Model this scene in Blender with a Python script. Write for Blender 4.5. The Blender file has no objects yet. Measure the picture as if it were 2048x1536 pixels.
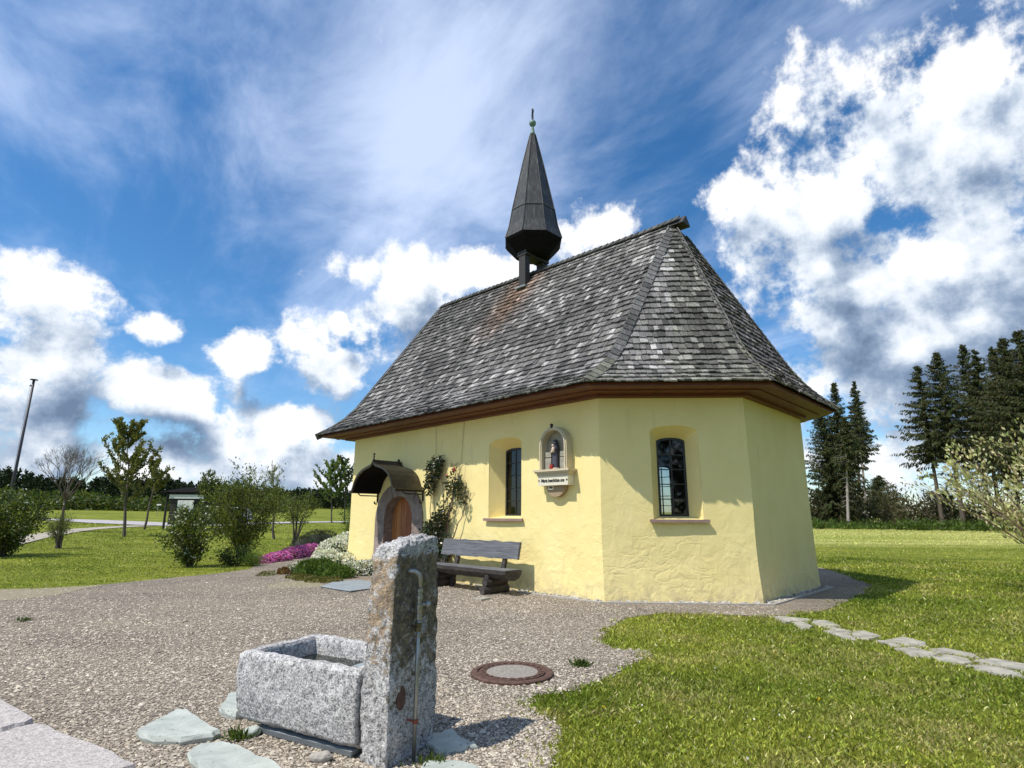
import bpy, bmesh, math, random
import numpy as np
from mathutils import Vector, Matrix
from mathutils.geometry import tessellate_polygon
PI = math.pi
rng = np.random.default_rng(7)
random.seed(7)
SC = bpy.context.scene
COL = SC.collection

# ------------------------------------------------------------------ camera
FPX, PITCH, ROLL, EYE = 1130.0, 0.2307, 0.0044, 1.6
cam = bpy.data.cameras.new('camera')
cam.sensor_width = 36.0
cam.lens = FPX / 2048.0 * 36.0
cam.clip_start, cam.clip_end = 0.05, 4000.0
cam_ob = bpy.data.objects.new('camera', cam)
COL.objects.link(cam_ob)
cam_ob.matrix_world = Matrix.Translation((0, 0, EYE)) @ Matrix.Rotation(PI/2 + PITCH, 4, 'X') @ Matrix.Rotation(ROLL, 4, 'Z')
SC.camera = cam_ob

# ------------------------------------------------------------------ light, sky, exposure
SUN_EL, SUN_AZ = math.radians(57.0), math.radians(31.0)     # SUN_AZ: heading of the shadows, from +x towards +y
sd = Vector((math.cos(SUN_EL)*math.cos(SUN_AZ), math.cos(SUN_EL)*math.sin(SUN_AZ), -math.sin(SUN_EL)))
sun = bpy.data.lights.new('sun', 'SUN')
sun.energy, sun.angle, sun.color = 2.58, math.radians(0.53), (1.0, 0.96, 0.89)
sun_ob = bpy.data.objects.new('sun', sun)
COL.objects.link(sun_ob)
sun_ob.rotation_euler = sd.to_track_quat('-Z', 'Y').to_euler()
sun_ob.location = (-20, -14, 40)
SC.view_settings.view_transform = 'Standard'
SC.view_settings.look = 'None'
SC.view_settings.exposure = 0.84
SC.view_settings.gamma = 1.0
SC.view_settings.use_curve_mapping = False
SC.cycles.use_denoising = True
SC.cycles.max_bounces = 6
SC.cycles.diffuse_bounces = 3
SC.cycles.transparent_max_bounces = 12
SC.cycles.caustics_reflective = False
SC.cycles.caustics_refractive = False

def nd(nt, typ, **kw):
    n = nt.nodes.new(typ)
    for k, v in kw.items():
        if k == 'ins':
            for kk, vv in v.items():
                if hasattr(vv, 'is_output') or isinstance(vv, bpy.types.NodeSocket):
                    nt.links.new(vv, n.inputs[kk])
                else:
                    n.inputs[kk].default_value = vv
        else:
            setattr(n, k, v)
    return n
def mth(nt, op, a, b=None, c=None, clamp=False):
    ins = {0: a}
    if b is not None: ins[1] = b
    if c is not None: ins[2] = c
    return nd(nt, 'ShaderNodeMath', operation=op, use_clamp=clamp, ins=ins).outputs[0]
def sstep(nt, x, lo, hi, a=0.0, b=1.0):
    return nd(nt, 'ShaderNodeMapRange', interpolation_type='SMOOTHSTEP', ins={0: x, 1: lo, 2: hi, 3: a, 4: b}).outputs[0]
def mixc(nt, f, a, b, blend='MIX'):
    n = nd(nt, 'ShaderNodeMix', data_type='RGBA', blend_type=blend)
    for k, v in ((0, f), (6, a), (7, b)):
        if isinstance(v, bpy.types.NodeSocket): nt.links.new(v, n.inputs[k])
        else: n.inputs[k].default_value = v if k == 0 else (tuple(v) + (1,))[:4]
    return n.outputs[2]

# clouds stand at fixed compass headings: (azimuth, elevation, half width, half height, weight) in degrees
CLOUDS = [
 (29.9, 30.8, 9.1, 7.2, 0.50),
 (39.1, 25.4, 11.8, 9.1, 0.56),
 (27.4, 24.9, 7.2, 4.9, 0.43),
 (44.1, 28.9, 6.3, 7.7, 0.46),
 (42.8, 35.6, 9.4, 3.9, 0.43),
 (29.4, 40.3, 6.2, 2.9, 0.37),
 (36.2, 17.9, 14.3, 6.1, 0.68),
 (40.6, 13.4, 13.0, 4.6, 0.68),
 (32.8, 9.1, 9.9, 7.6, 0.46),
 (41.1, 7.0, 6.1, 7.4, 0.37),
 (8.0, 28.5, 9.4, 4.2, 0.62),
 (-1.4, 24.4, 7.8, 3.8, 0.59),
 (-10.0, 23.3, 7.5, 5.4, 0.59),
 (-12.8, 18.7, 4.2, 5.9, 0.46),
 (-18.0, 23.6, 3.9, 2.5, 1.05),
 (-22.4, 22.6, 2.0, 1.6, 0.99),
 (-20.9, 17.9, 4.3, 2.8, 1.05),
 (-24.9, 14.9, 6.5, 2.8, 0.99),
 (-18.2, 13.8, 3.7, 3.3, 0.93),
 (-33.0, 15.7, 3.1, 1.9, 1.05),
 (-16.4, 18.9, 2.8, 2.6, 0.68),
 (-41.4, 16.8, 7.1, 4.0, 0.74),
 (-41.7, 12.8, 5.3, 2.8, 0.56),
 (-36.8, 10.2, 9.0, 4.0, 0.62),
 (-28.2, 10.1, 7.2, 3.3, 0.59),
 (-40.6, 6.0, 5.7, 4.0, 0.50),
 (-20.7, 7.5, 10.0, 3.5, 0.59),
 (-27.5, 4.2, 16.6, 3.0, 0.56),
 (-18.1, 3.8, 8.1, 2.8, 0.43),
 (-40.2, 34.3, 2.6, 0.9, 0.50),
 (-42.3, 31.2, 2.7, 0.8, 0.46),
 (-34.3, 25.7, 21.4, 7.8, -0.75),
 (17.2, 36.2, 7.2, 11.1, -0.80),
 (-12.7, 33.7, 32.9, 9.7, -0.75),
 (-28.7, 37.4, 40.3, 11.1, -0.75),
 (10.3, 43.0, 25.6, 11.3, -0.75),
 (-23.7, 20.4, 12.9, 6.2, -0.55),
 (16.9, 19.0, 8.8, 10.8, -0.30),
 (-30.1, 16.2, 3.6, 4.6, -0.45),
 (-21.1, 12.7, 5.4, 4.3, -0.45),
 (-15.3, 11.1, 3.6, 4.4, -0.30),
 (24.9, 36.1, 4.3, 5.3, -0.30),
 (35.6, 34.3, 3.5, 4.3, -0.35),
]
# thick grey parts of the cloud deck
GLOOM = [
 (35.9, 15.9, 15.8, 5.7, 0.42),
 (31.7, 12.7, 8.0, 3.6, 0.28),
 (-37.8, 6.2, 11.6, 4.4, 0.30),
 (-27.7, 6.1, 11.1, 3.1, 0.18),
 (-41.6, 12.4, 5.8, 2.1, 0.15),
]
def build_world():
    w = bpy.data.worlds.new('World'); SC.world = w; w.use_nodes = True
    nt = w.node_tree; nt.nodes.clear()
    g = bpy.data.node_groups.new('cloud_density', 'ShaderNodeTree')
    g.interface.new_socket('Sph', in_out='INPUT', socket_type='NodeSocketVector')
    g.interface.new_socket('Density', in_out='OUTPUT', socket_type='NodeSocketFloat')
    g.interface.new_socket('Bulk', in_out='OUTPUT', socket_type='NodeSocketFloat')
    gi = nd(g, 'NodeGroupInput'); go = nd(g, 'NodeGroupOutput')
    sph = gi.outputs[0]
    acc = None
    for (a, e, ra, re, wt) in CLOUDS:
        a, e, ra, re = [math.radians(v) for v in (a, e, ra, re)]
        q = nd(g, 'ShaderNodeVectorMath', operation='MULTIPLY_ADD', ins={0: sph, 1: (1/ra, 1/re, 0), 2: (-a/ra, -e/re, 0)}).outputs[0]
        r2 = nd(g, 'ShaderNodeVectorMath', operation='DOT_PRODUCT', ins={0: q, 1: q}).outputs['Value']
        fall = mth(g, 'SUBTRACT', 1.0, r2, clamp=True)
        acc = mth(g, 'MULTIPLY_ADD', fall, wt, acc if acc is not None else 0.28)
    n1 = nd(g, 'ShaderNodeTexNoise', ins={'Vector': sph, 'Scale': 8.6, 'Detail': 6.0, 'Roughness': 0.62, 'Lacunarity': 2.1, 'Distortion': 0.0})
    t = mth(g, 'MULTIPLY_ADD', mth(g, 'SUBTRACT', n1.outputs[0], 0.5), 3.5, acc)
    n2 = nd(g, 'ShaderNodeTexNoise', ins={'Vector': sph, 'Scale': 8.6, 'Detail': 2.4, 'Roughness': 0.55, 'Lacunarity': 2.1})
    t2 = mth(g, 'MULTIPLY_ADD', mth(g, 'SUBTRACT', n2.outputs[0], 0.5), 3.5, acc)
    g.links.new(t, go.inputs[0]); g.links.new(t2, go.inputs[1])

    tc = nd(nt, 'ShaderNodeTexCoord')
    d = nd(nt, 'ShaderNodeVectorMath', operation='NORMALIZE', ins={0: tc.outputs['Generated']}).outputs[0]
    sp = nd(nt, 'ShaderNodeSeparateXYZ', ins={0: d})
    az = mth(nt, 'ARCTAN2', sp.outputs[0], sp.outputs[1])
    el = mth(nt, 'ARCSINE', sp.outputs[2])
    sv = nd(nt, 'ShaderNodeCombineXYZ', ins={0: az, 1: el, 2: 0.0}).outputs[0]
    # shift the look-up towards the light: gives the sunlit rims and the grey bellies
    sv2 = nd(nt, 'ShaderNodeVectorMath', operation='ADD', ins={0: sv, 1: (-0.025, 0.065, 0)}).outputs[0]
    def dens(v):
        n = nd(nt, 'ShaderNodeGroup'); n.node_tree = g
        nt.links.new(v, n.inputs[0]); return n.outputs
    o1, o2 = dens(sv), dens(sv2)
    d1, b1, b2 = o1[0], o1[1], o2[1]
    cover = sstep(nt, d1, 0.26, 0.86)
    body = sstep(nt, b1, 0.35, 1.4)
    light = mth(nt, 'MULTIPLY_ADD', mth(nt, 'SUBTRACT', b1, b2), 1.35, 0.56)
    light = mth(nt, 'SUBTRACT', light, mth(nt, 'MULTIPLY', body, 0.50))
    light = mth(nt, 'MULTIPLY_ADD', mth(nt, 'SUBTRACT', d1, b1), 1.15, light)
    gl = None
    for (a, e, ra, re_, wt) in GLOOM:
        a, e, ra, re_ = [math.radians(v) for v in (a, e, ra, re_)]
        q = nd(nt, 'ShaderNodeVectorMath', operation='MULTIPLY_ADD', ins={0: sv, 1: (1/ra, 1/re_, 0), 2: (-a/ra, -e/re_, 0)}).outputs[0]
        r2 = nd(nt, 'ShaderNodeVectorMath', operation='DOT_PRODUCT', ins={0: q, 1: q}).outputs['Value']
        gl = mth(nt, 'MULTIPLY_ADD', mth(nt, 'SUBTRACT', 1.0, r2, clamp=True), wt, gl if gl is not None else 0.0)
    light = mth(nt, 'MULTIPLY_ADD', sstep(nt, el, 0.15, 0.5), 0.10, light)
    light = mth(nt, 'MULTIPLY_ADD', mth(nt, 'SUBTRACT', light, gl), 0.588, 0.412, clamp=True)
    ramp = nd(nt, 'ShaderNodeValToRGB')
    nt.links.new(light, ramp.inputs[0])
    cr = ramp.color_ramp
    cr.elements[0].position = 0.0; cr.elements[0].color = (0.095, 0.140, 0.215, 1)
    cr.elements[1].position = 1.0; cr.elements[1].color = (0.645, 0.65, 0.655, 1)
    for p_, c_ in ((0.22, (0.155, 0.21, 0.30, 1)), (0.41, (0.25, 0.305, 0.39, 1)), (0.56, (0.355, 0.405, 0.475, 1)), (0.70, (0.46, 0.50, 0.555, 1)), (0.86, (0.545, 0.57, 0.60, 1))):
        x = cr.elements.new(p_); x.color = c_
    # high thin streaks
    zz = mth(nt, 'ADD', sp.outputs[2], 0.12)
    px = mth(nt, 'DIVIDE', sp.outputs[0], zz); py = mth(nt, 'DIVIDE', sp.outputs[1], zz)
    th = math.radians(128.0)
    lx = mth(nt, 'ADD', mth(nt, 'MULTIPLY', px, math.cos(th)*1.0), mth(nt, 'MULTIPLY', py, math.sin(th)*1.0))
    ly = mth(nt, 'ADD', mth(nt, 'MULTIPLY', px, -math.sin(th)*1.75), mth(nt, 'MULTIPLY', py, math.cos(th)*1.75))
    cv = nd(nt, 'ShaderNodeCombineXYZ', ins={0: lx, 1: ly, 2: 0.7}).outputs[0]
    cn = nd(nt, 'ShaderNodeTexNoise', ins={'Vector': cv, 'Scale': 1.5, 'Detail': 8.0, 'Roughness': 0.60, 'Distortion': 0.35})
    cb = nd(nt, 'ShaderNodeTexNoise', ins={'Vector': d, 'Scale': 2.3, 'Detail': 2.0})
    cs = mth(nt, 'ADD', mth(nt, 'MULTIPLY', cn.outputs[0], 1.0), mth(nt, 'MULTIPLY', cb.outputs[0], 0.5))
    # a broad veil of thin cloud high ahead, thinner to the left
    def gauss(a, e, ra, re):
        dl = nd(nt, 'ShaderNodeVectorMath', operation='SUBTRACT', ins={0: sv, 1: (math.radians(a), math.radians(e), 0)}).outputs[0]
        dl = nd(nt, 'ShaderNodeVectorMath', operation='MULTIPLY', ins={0: dl, 1: (1/math.radians(ra), 1/math.radians(re), 0)}).outputs[0]
        r2 = nd(nt, 'ShaderNodeVectorMath', operation='DOT_PRODUCT', ins={0: dl, 1: dl}).outputs['Value']
        return mth(nt, 'POWER', 2.718, mth(nt, 'MULTIPLY', r2, -1.0))
    veil = mth(nt, 'ADD', mth(nt, 'MULTIPLY', gauss(-7, 36, 17, 15), 0.30), mth(nt, 'MULTIPLY', gauss(-30, 50, 24, 13), 0.16))
    cs = mth(nt, 'ADD', cs, veil)
    cirrus = mth(nt, 'MULTIPLY', sstep(nt, cs, 0.66, 1.22), 0.66)
    cirrus = mth(nt, 'MULTIPLY', cirrus, sstep(nt, el, 0.10, 0.34))
    sky = nd(nt, 'ShaderNodeTexSky', sky_type='NISHITA', sun_disc=False, sun_elevation=SUN_EL,
             sun_rotation=math.radians(239.0), altitude=900.0, air_density=1.0, dust_density=0.6, ozone_density=2.2)
    skc = nd(nt, 'ShaderNodeHueSaturation', ins={'Hue': 0.498, 'Saturation': 1.30, 'Value': 0.90, 'Fac': 1.0, 'Color': sky.outputs[0]}).outputs[0]
    col = mixc(nt, cirrus, skc, (5.4, 6.1, 7.6))
    sc10 = nd(nt, 'ShaderNodeVectorMath', operation='SCALE', ins={0: ramp.outputs[0], 'Scale': 10.0}).outputs[0]
    col = mixc(nt, mth(nt, 'MULTIPLY', cover, sstep(nt, el, -0.02, 0.05)), col, sc10)
    bg = nd(nt, 'ShaderNodeBackground', ins={'Color': col, 'Strength': 0.1})
    out = nd(nt, 'ShaderNodeOutputWorld')
    nt.links.new(bg.outputs[0], out.inputs[0])
    w.cycles.sampling_method = 'MANUAL'; w.cycles.sample_map_resolution = 512
build_world()

# ------------------------------------------------------------------ helpers
def terrain(x, y):
    q = -0.8*np.asarray(x, float) + 0.6*np.asarray(y, float) - 20.0
    return 0.028*np.where(q > 0, q*q/(np.abs(q) + 6.0), 0.0)
def ray(px, py):
    X, Y = px - 1024.0, py - 768.0
    x = X*math.cos(ROLL) + Y*math.sin(ROLL); y = -X*math.sin(ROLL) + Y*math.cos(ROLL)
    u = -y/FPX
    return np.array([x/FPX, math.cos(PITCH) - u*math.sin(PITCH), math.sin(PITCH) + u*math.cos(PITCH)])
def G(px, py):
    """surveyed ground point"""
    d = ray(px, py); t0 = 2.0
    for t in np.concatenate([np.arange(2, 60, 0.02), np.arange(60, 500, 0.2)]):
        P = d*t
        if EYE + P[2] <= float(terrain(P[0], P[1])):
            return np.array([P[0], P[1], float(terrain(P[0], P[1]))])
    return d*500
def ZH(px, py, y):
    d = ray(px, py); t = y/d[1]
    return np.array([d[0]*t, y, EYE + d[2]*t])

ORG = {}
def setp(o, label=None, cat=None, group=None, kind=None):
    if label: o['label'] = label
    if cat: o['category'] = cat
    if group: o['group'] = group
    if kind: o['kind'] = kind
    return o
def thing(name, org, label, cat, group=None):
    o = bpy.data.objects.new(name, None); COL.objects.link(o)
    o.empty_display_size = 0.2
    o.location = org; ORG[o] = np.array(org, float)
    return setp(o, label, cat, group)
def link_mesh(name, me, mat, parent=None, org=None):
    o = bpy.data.objects.new(name, me); COL.objects.link(o)
    for m in (mat if isinstance(mat, (list, tuple)) else [mat]): me.materials.append(m)
    if parent is not None:
        o.parent = parent; ORG[o] = ORG[parent]
    else:
        o.location = org if org is not None else (0, 0, 0)
        ORG[o] = np.array(o.location, float)
    return o

class MB:
    """collects shapes; build() links them as one mesh object"""
    def __init__(s): s.V = []; s.F = []; s.C = []; s.M = []; s.mi = 0
    def add(s, v, f, c=None):
        b = len(s.V); s.V.extend([tuple(map(float, p)) for p in v]); s.F.extend([tuple(i + b for i in q) for q in f])
        s.M.extend([s.mi]*len(f)); s.C.extend([tuple(c) if c is not None else (1, 1, 1)]*len(v)); return s
    def box(s, c, size, rot=None, c_=None, bev=0.0):
        hx, hy, hz = [k/2 for k in size]
        R = rot if rot is not None else Matrix.Identity(3)
        c = Vector(c)
        if bev <= 0:
            v = [c + R @ Vector((x*hx, y*hy, z*hz)) for x in (-1, 1) for y in (-1, 1) for z in (-1, 1)]
            return s.add(v, [(0,1,3,2),(4,6,7,5),(0,4,5,1),(2,3,7,6),(0,2,6,4),(1,5,7,3)], c_)
        bm = bmesh.new(); bmesh.ops.create_cube(bm, size=1.0)
        for q in bm.verts: q.co = Vector((q.co.x*2*hx, q.co.y*2*hy, q.co.z*2*hz))
        bmesh.ops.bevel(bm, geom=bm.edges[:], offset=bev, segments=2, affect='EDGES', profile=0.6)
        bm.verts.index_update()
        s.add([c + R @ q.co for q in bm.verts], [[q.index for q in f.verts] for f in bm.faces], c_); bm.free(); return s
    def tube(s, pts, rad, n=6, c_=None, cap=True):
        pts = [Vector(p) for p in pts]; rad = rad if hasattr(rad, '__len__') else [rad]*len(pts)
        v = []; f = []
        up = Vector((0.123, 0.31, 0.95)).normalized()
        for i, p in enumerate(pts):
            t = (pts[min(i+1, len(pts)-1)] - pts[max(i-1, 0)]).normalized()
            a = t.cross(up)
            if a.length < 1e-3: a = t.cross(Vector((1, 0, 0)))
            a.normalize(); b = t.cross(a)
            v += [p + (a*math.cos(2*PI*k/n) + b*math.sin(2*PI*k/n))*rad[i] for k in range(n)]
        for i in range(len(pts)-1):
            f += [(i*n+k, i*n+(k+1) % n, (i+1)*n+(k+1) % n, (i+1)*n+k) for k in range(n)]
        if cap: f += [tuple(range(n-1, -1, -1)), tuple(range((len(pts)-1)*n, len(pts)*n))]
        return s.add(v, f, c_)
    def lathe(s, base, prof, n=16, c_=None, rot0=0.0, axis=None):
        v = []; f = []; base = Vector(base)
        R = Matrix.Identity(3) if axis is None else Vector((0, 0, 1)).rotation_difference(Vector(axis)).to_matrix()
        for r, z in prof: v += [base + R @ Vector((r*math.cos(rot0+2*PI*k/n), r*math.sin(rot0+2*PI*k/n), z)) for k in range(n)]
        for i in range(len(prof)-1): f += [(i*n+k, i*n+(k+1) % n, (i+1)*n+(k+1) % n, (i+1)*n+k) for k in range(n)]
        f += [tuple(range(n-1, -1, -1)), tuple(range((len(prof)-1)*n, len(prof)*n))]
        return s.add(v, f, c_)
    def prism(s, loop, dvec, c_=None):
        """closed 3-d loop pushed along dvec"""
        n = len(loop); d = np.array(dvec, float); a = [np.array(p, float) for p in loop]
        v = a + [p + d for p in a]
        f = [(k, (k+1) % n, n+(k+1) % n, n+k) for k in range(n)]
        f += [tuple(range(n-1, -1, -1)), tuple(range(n, 2*n))]
        return s.add(v, f, c_)
    def sphere(s, c, r, seg=12, ring=8, c_=None, sc=(1, 1, 1)):
        prof = [(max(1e-4, math.sin(PI*i/ring))*r, -math.cos(PI*i/ring)*r) for i in range(ring+1)]
        b = len(s.V); s.lathe((0, 0, 0), prof, seg, c_)
        for i in range(b, len(s.V)):
            p = s.V[i]; s.V[i] = (c[0]+p[0]*sc[0], c[1]+p[1]*sc[1], c[2]+p[2]*sc[2])
        return s
    def build(s, name, mat, parent=None, org=None, smooth=False, fix=True):
        o0 = ORG[parent] if parent is not None else np.array(org if org is not None else (0, 0, 0), float)
        me = bpy.data.meshes.new(name)
        V = np.array(s.V, float).reshape(-1, 3) - o0
        me.from_pydata(V.tolist(), [], s.F)
        at = me.color_attributes.new('Col', 'FLOAT_COLOR', 'POINT')
        at.data.foreach_set('color', np.concatenate([np.array(s.C, float), np.ones((len(s.C), 1))], 1).ravel())
        if isinstance(mat, (list, tuple)): me.polygons.foreach_set('material_index', s.M)
        if fix:
            bm = bmesh.new(); bm.from_mesh(me); bmesh.ops.recalc_face_normals(bm, faces=bm.faces[:]); bm.to_mesh(me); bm.free()
        if smooth: me.polygons.foreach_set('use_smooth', [True]*len(me.polygons))
        me.update()
        return link_mesh(name, me, mat, parent, org)

def quad_cloud(name, Q, Cq, mat, parent=None, org=None, tri=False):
    """Q (n,k,3) corners of n small faces, Cq (n,3) colour"""
    o0 = ORG[parent] if parent is not None else np.array(org if org is not None else (0, 0, 0), float)
    n, k, _ = Q.shape
    me = bpy.data.meshes.new(name)
    me.vertices.add(n*k); me.vertices.foreach_set('co', (Q.reshape(-1, 3) - o0).astype(np.float32).ravel())
    me.loops.add(n*k); me.loops.foreach_set('vertex_index', np.arange(n*k, dtype=np.int32))
    me.polygons.add(n); me.polygons.foreach_set('loop_start', np.arange(0, n*k, k, dtype=np.int32))
    me.polygons.foreach_set('loop_total', np.full(n, k, dtype=np.int32))
    at = me.color_attributes.new('Col', 'FLOAT_COLOR', 'POINT')
    c4 = np.concatenate([np.repeat(Cq, k, 0), np.ones((n*k, 1))], 1)
    at.data.foreach_set('color', c4.astype(np.float32).ravel())
    me.update(calc_edges=True)
    return link_mesh(name, me, mat, parent, org)
def rand_unit(n):
    v = rng.normal(size=(n, 3)); return v/np.linalg.norm(v, axis=1, keepdims=True)
def leaves(P, L, Wd, up=0.4, along=None, jit=0.35):
    """rhombic leaves of length L, width Wd at points P"""
    n = len(P); a = rand_unit(n); a[:, 2] += up
    if along is not None: a = along + jit*a
    a /= np.linalg.norm(a, axis=1, keepdims=True)
    b = np.cross(a, rand_unit(n)); b /= np.linalg.norm(b, axis=1, keepdims=True) + 1e-9
    L = (L*rng.uniform(0.7, 1.3, n))[:, None]; Wd = (Wd*rng.uniform(0.7, 1.3, n))[:, None]
    nn = np.cross(a, b)
    return np.stack([P, P + a*L*0.5 + b*Wd*0.5 + nn*Wd*0.12, P + a*L, P + a*L*0.5 - b*Wd*0.5 + nn*Wd*0.12], 1)
def vary(base, n, v=0.25, hue=0.08):
    base = np.array(base, float)
    if base.ndim == 2: base = base[rng.integers(0, len(base), n)]
    return np.clip(base*rng.uniform(1-v, 1+v, (n, 1))*rng.uniform(1-hue, 1+hue, (n, 3)), 0, 1)
def in_poly(x, y, poly):
    x = np.asarray(x); y = np.asarray(y); r = np.zeros(x.shape, bool); n = len(poly); j = n-1
    for i in range(n):
        xi, yi = poly[i]; xj, yj = poly[j]
        c = ((yi > y) != (yj > y)) & (x < (xj-xi)*(y-yi)/(yj-yi+1e-12)+xi)
        r ^= c; j = i
    return r
def vnoise(x, y, s=1.0, seed=0):
    """cheap smooth value noise 0..1"""
    x = np.asarray(x)*s; y = np.asarray(y)*s
    def h(i, j):
        k = np.sin(i*127.1 + j*311.7 + seed*74.7)*43758.5453; return k - np.floor(k)
    i = np.floor(x); j = np.floor(y); fx = x-i; fy = y-j; fx = fx*fx*(3-2*fx); fy = fy*fy*(3-2*fy)
    return (h(i, j)*(1-fx)+h(i+1, j)*fx)*(1-fy)+(h(i, j+1)*(1-fx)+h(i+1, j+1)*fx)*fy
def fbm(x, y, s=1.0, o=4, seed=0):
    r = 0; a = 0.5; t = 0
    for k in range(o): r = r+a*vnoise(x, y, s*2**k, seed+k); t += a; a *= 0.5
    return r/t

# ------------------------------------------------------------------ materials
def mat_new(name):
    m = bpy.data.materials.new(name); m.use_nodes = True
    nt = m.node_tree; nt.nodes.clear()
    b = nd(nt, 'ShaderNodeBsdfPrincipled'); o = nd(nt, 'ShaderNodeOutputMaterial')
    nt.links.new(b.outputs[0], o.inputs[0]); return m, nt, b
def coord(nt, scale=(1, 1, 1), kind='Object', loc=(0, 0, 0)):
    t = nd(nt, 'ShaderNodeTexCoord')
    return nd(nt, 'ShaderNodeMapping', ins={'Vector': t.outputs[kind], 'Scale': scale, 'Location': loc}).outputs[0]
def noise(nt, v, sc, det=4, rough=0.55, dist=0.0):
    return nd(nt, 'ShaderNodeTexNoise', ins={'Vector': v, 'Scale': sc, 'Detail': det, 'Roughness': rough, 'Distortion': dist}).outputs[0]
def vor(nt, v, sc, out='Color', feat='F1', rnd=1.0):
    n = nd(nt, 'ShaderNodeTexVoronoi', feature=feat, ins={'Vector': v, 'Scale': sc, 'Randomness': rnd}); return n.outputs[out]
def ramp(nt, f, stops):
    r = nd(nt, 'ShaderNodeValToRGB'); nt.links.new(f, r.inputs[0]); cr = r.color_ramp
    cr.elements[0].position, cr.elements[0].color = stops[0][0], tuple(stops[0][1])+(1,)
    cr.elements[1].position, cr.elements[1].color = stops[-1][0], tuple(stops[-1][1])+(1,)
    for p, c in stops[1:-1]:
        e = cr.elements.new(p); e.color = tuple(c)+(1,)
    return r.outputs[0]
def bump(nt, b, h, st=0.3, dist=0.02, prev=None):
    ins = {'Strength': st, 'Distance': dist, 'Height': h}
    if prev is not None: ins['Normal'] = prev
    n = nd(nt, 'ShaderNodeBump', ins=ins).outputs[0]
    nt.links.new(n, b.inputs['Normal']); return n
def setb(nt, b, col=None, rough=None, **kw):
    if col is not None:
        if isinstance(col, bpy.types.NodeSocket): nt.links.new(col, b.inputs['Base Color'])
        else: b.inputs['Base Color'].default_value = tuple(col)+(1,)
    if rough is not None:
        if isinstance(rough, bpy.types.NodeSocket): nt.links.new(rough, b.inputs['Roughness'])
        else: b.inputs['Roughness'].default_value = rough
    for k, v in kw.items(): b.inputs[k].default_value = v
def attr(nt): return nd(nt, 'ShaderNodeAttribute', attribute_name='Col').outputs['Color']

def m_simple(name, col, rough=0.7, var=0.25, sc=8.0, bst=0.2, bd=0.01, metal=0.0, stretch=(1, 1, 1), spec=0.5):
    m, nt, b = mat_new(name); v = coord(nt, stretch)
    n = noise(nt, v, sc, 5)
    c = ramp(nt, n, [(0.25, [k*(1-var) for k in col]), (0.75, [min(1, k*(1+var)) for k in col])])
    setb(nt, b, c, rough, Metallic=metal); b.inputs['Specular IOR Level'].default_value = spec
    if bst: bump(nt, b, n, bst, bd)
    return m
def m_leaf(name, trans=0.35, rough=0.55, spec=0.3):
    m = bpy.data.materials.new(name); m.use_nodes = True; nt = m.node_tree; nt.nodes.clear()
    c = attr(nt)
    b = nd(nt, 'ShaderNodeBsdfPrincipled', ins={'Base Color': c, 'Roughness': rough, 'Specular IOR Level': spec})
    t = nd(nt, 'ShaderNodeBsdfTranslucent', ins={'Color': mixc(nt, 1.0, c, (1.3, 1.35, 0.7), 'MULTIPLY')})
    x = nd(nt, 'ShaderNodeMixShader', ins={0: trans, 1: b.outputs[0], 2: t.outputs[0]})
    o = nd(nt, 'ShaderNodeOutputMaterial'); nt.links.new(x.outputs[0], o.inputs[0]); return m

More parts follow.
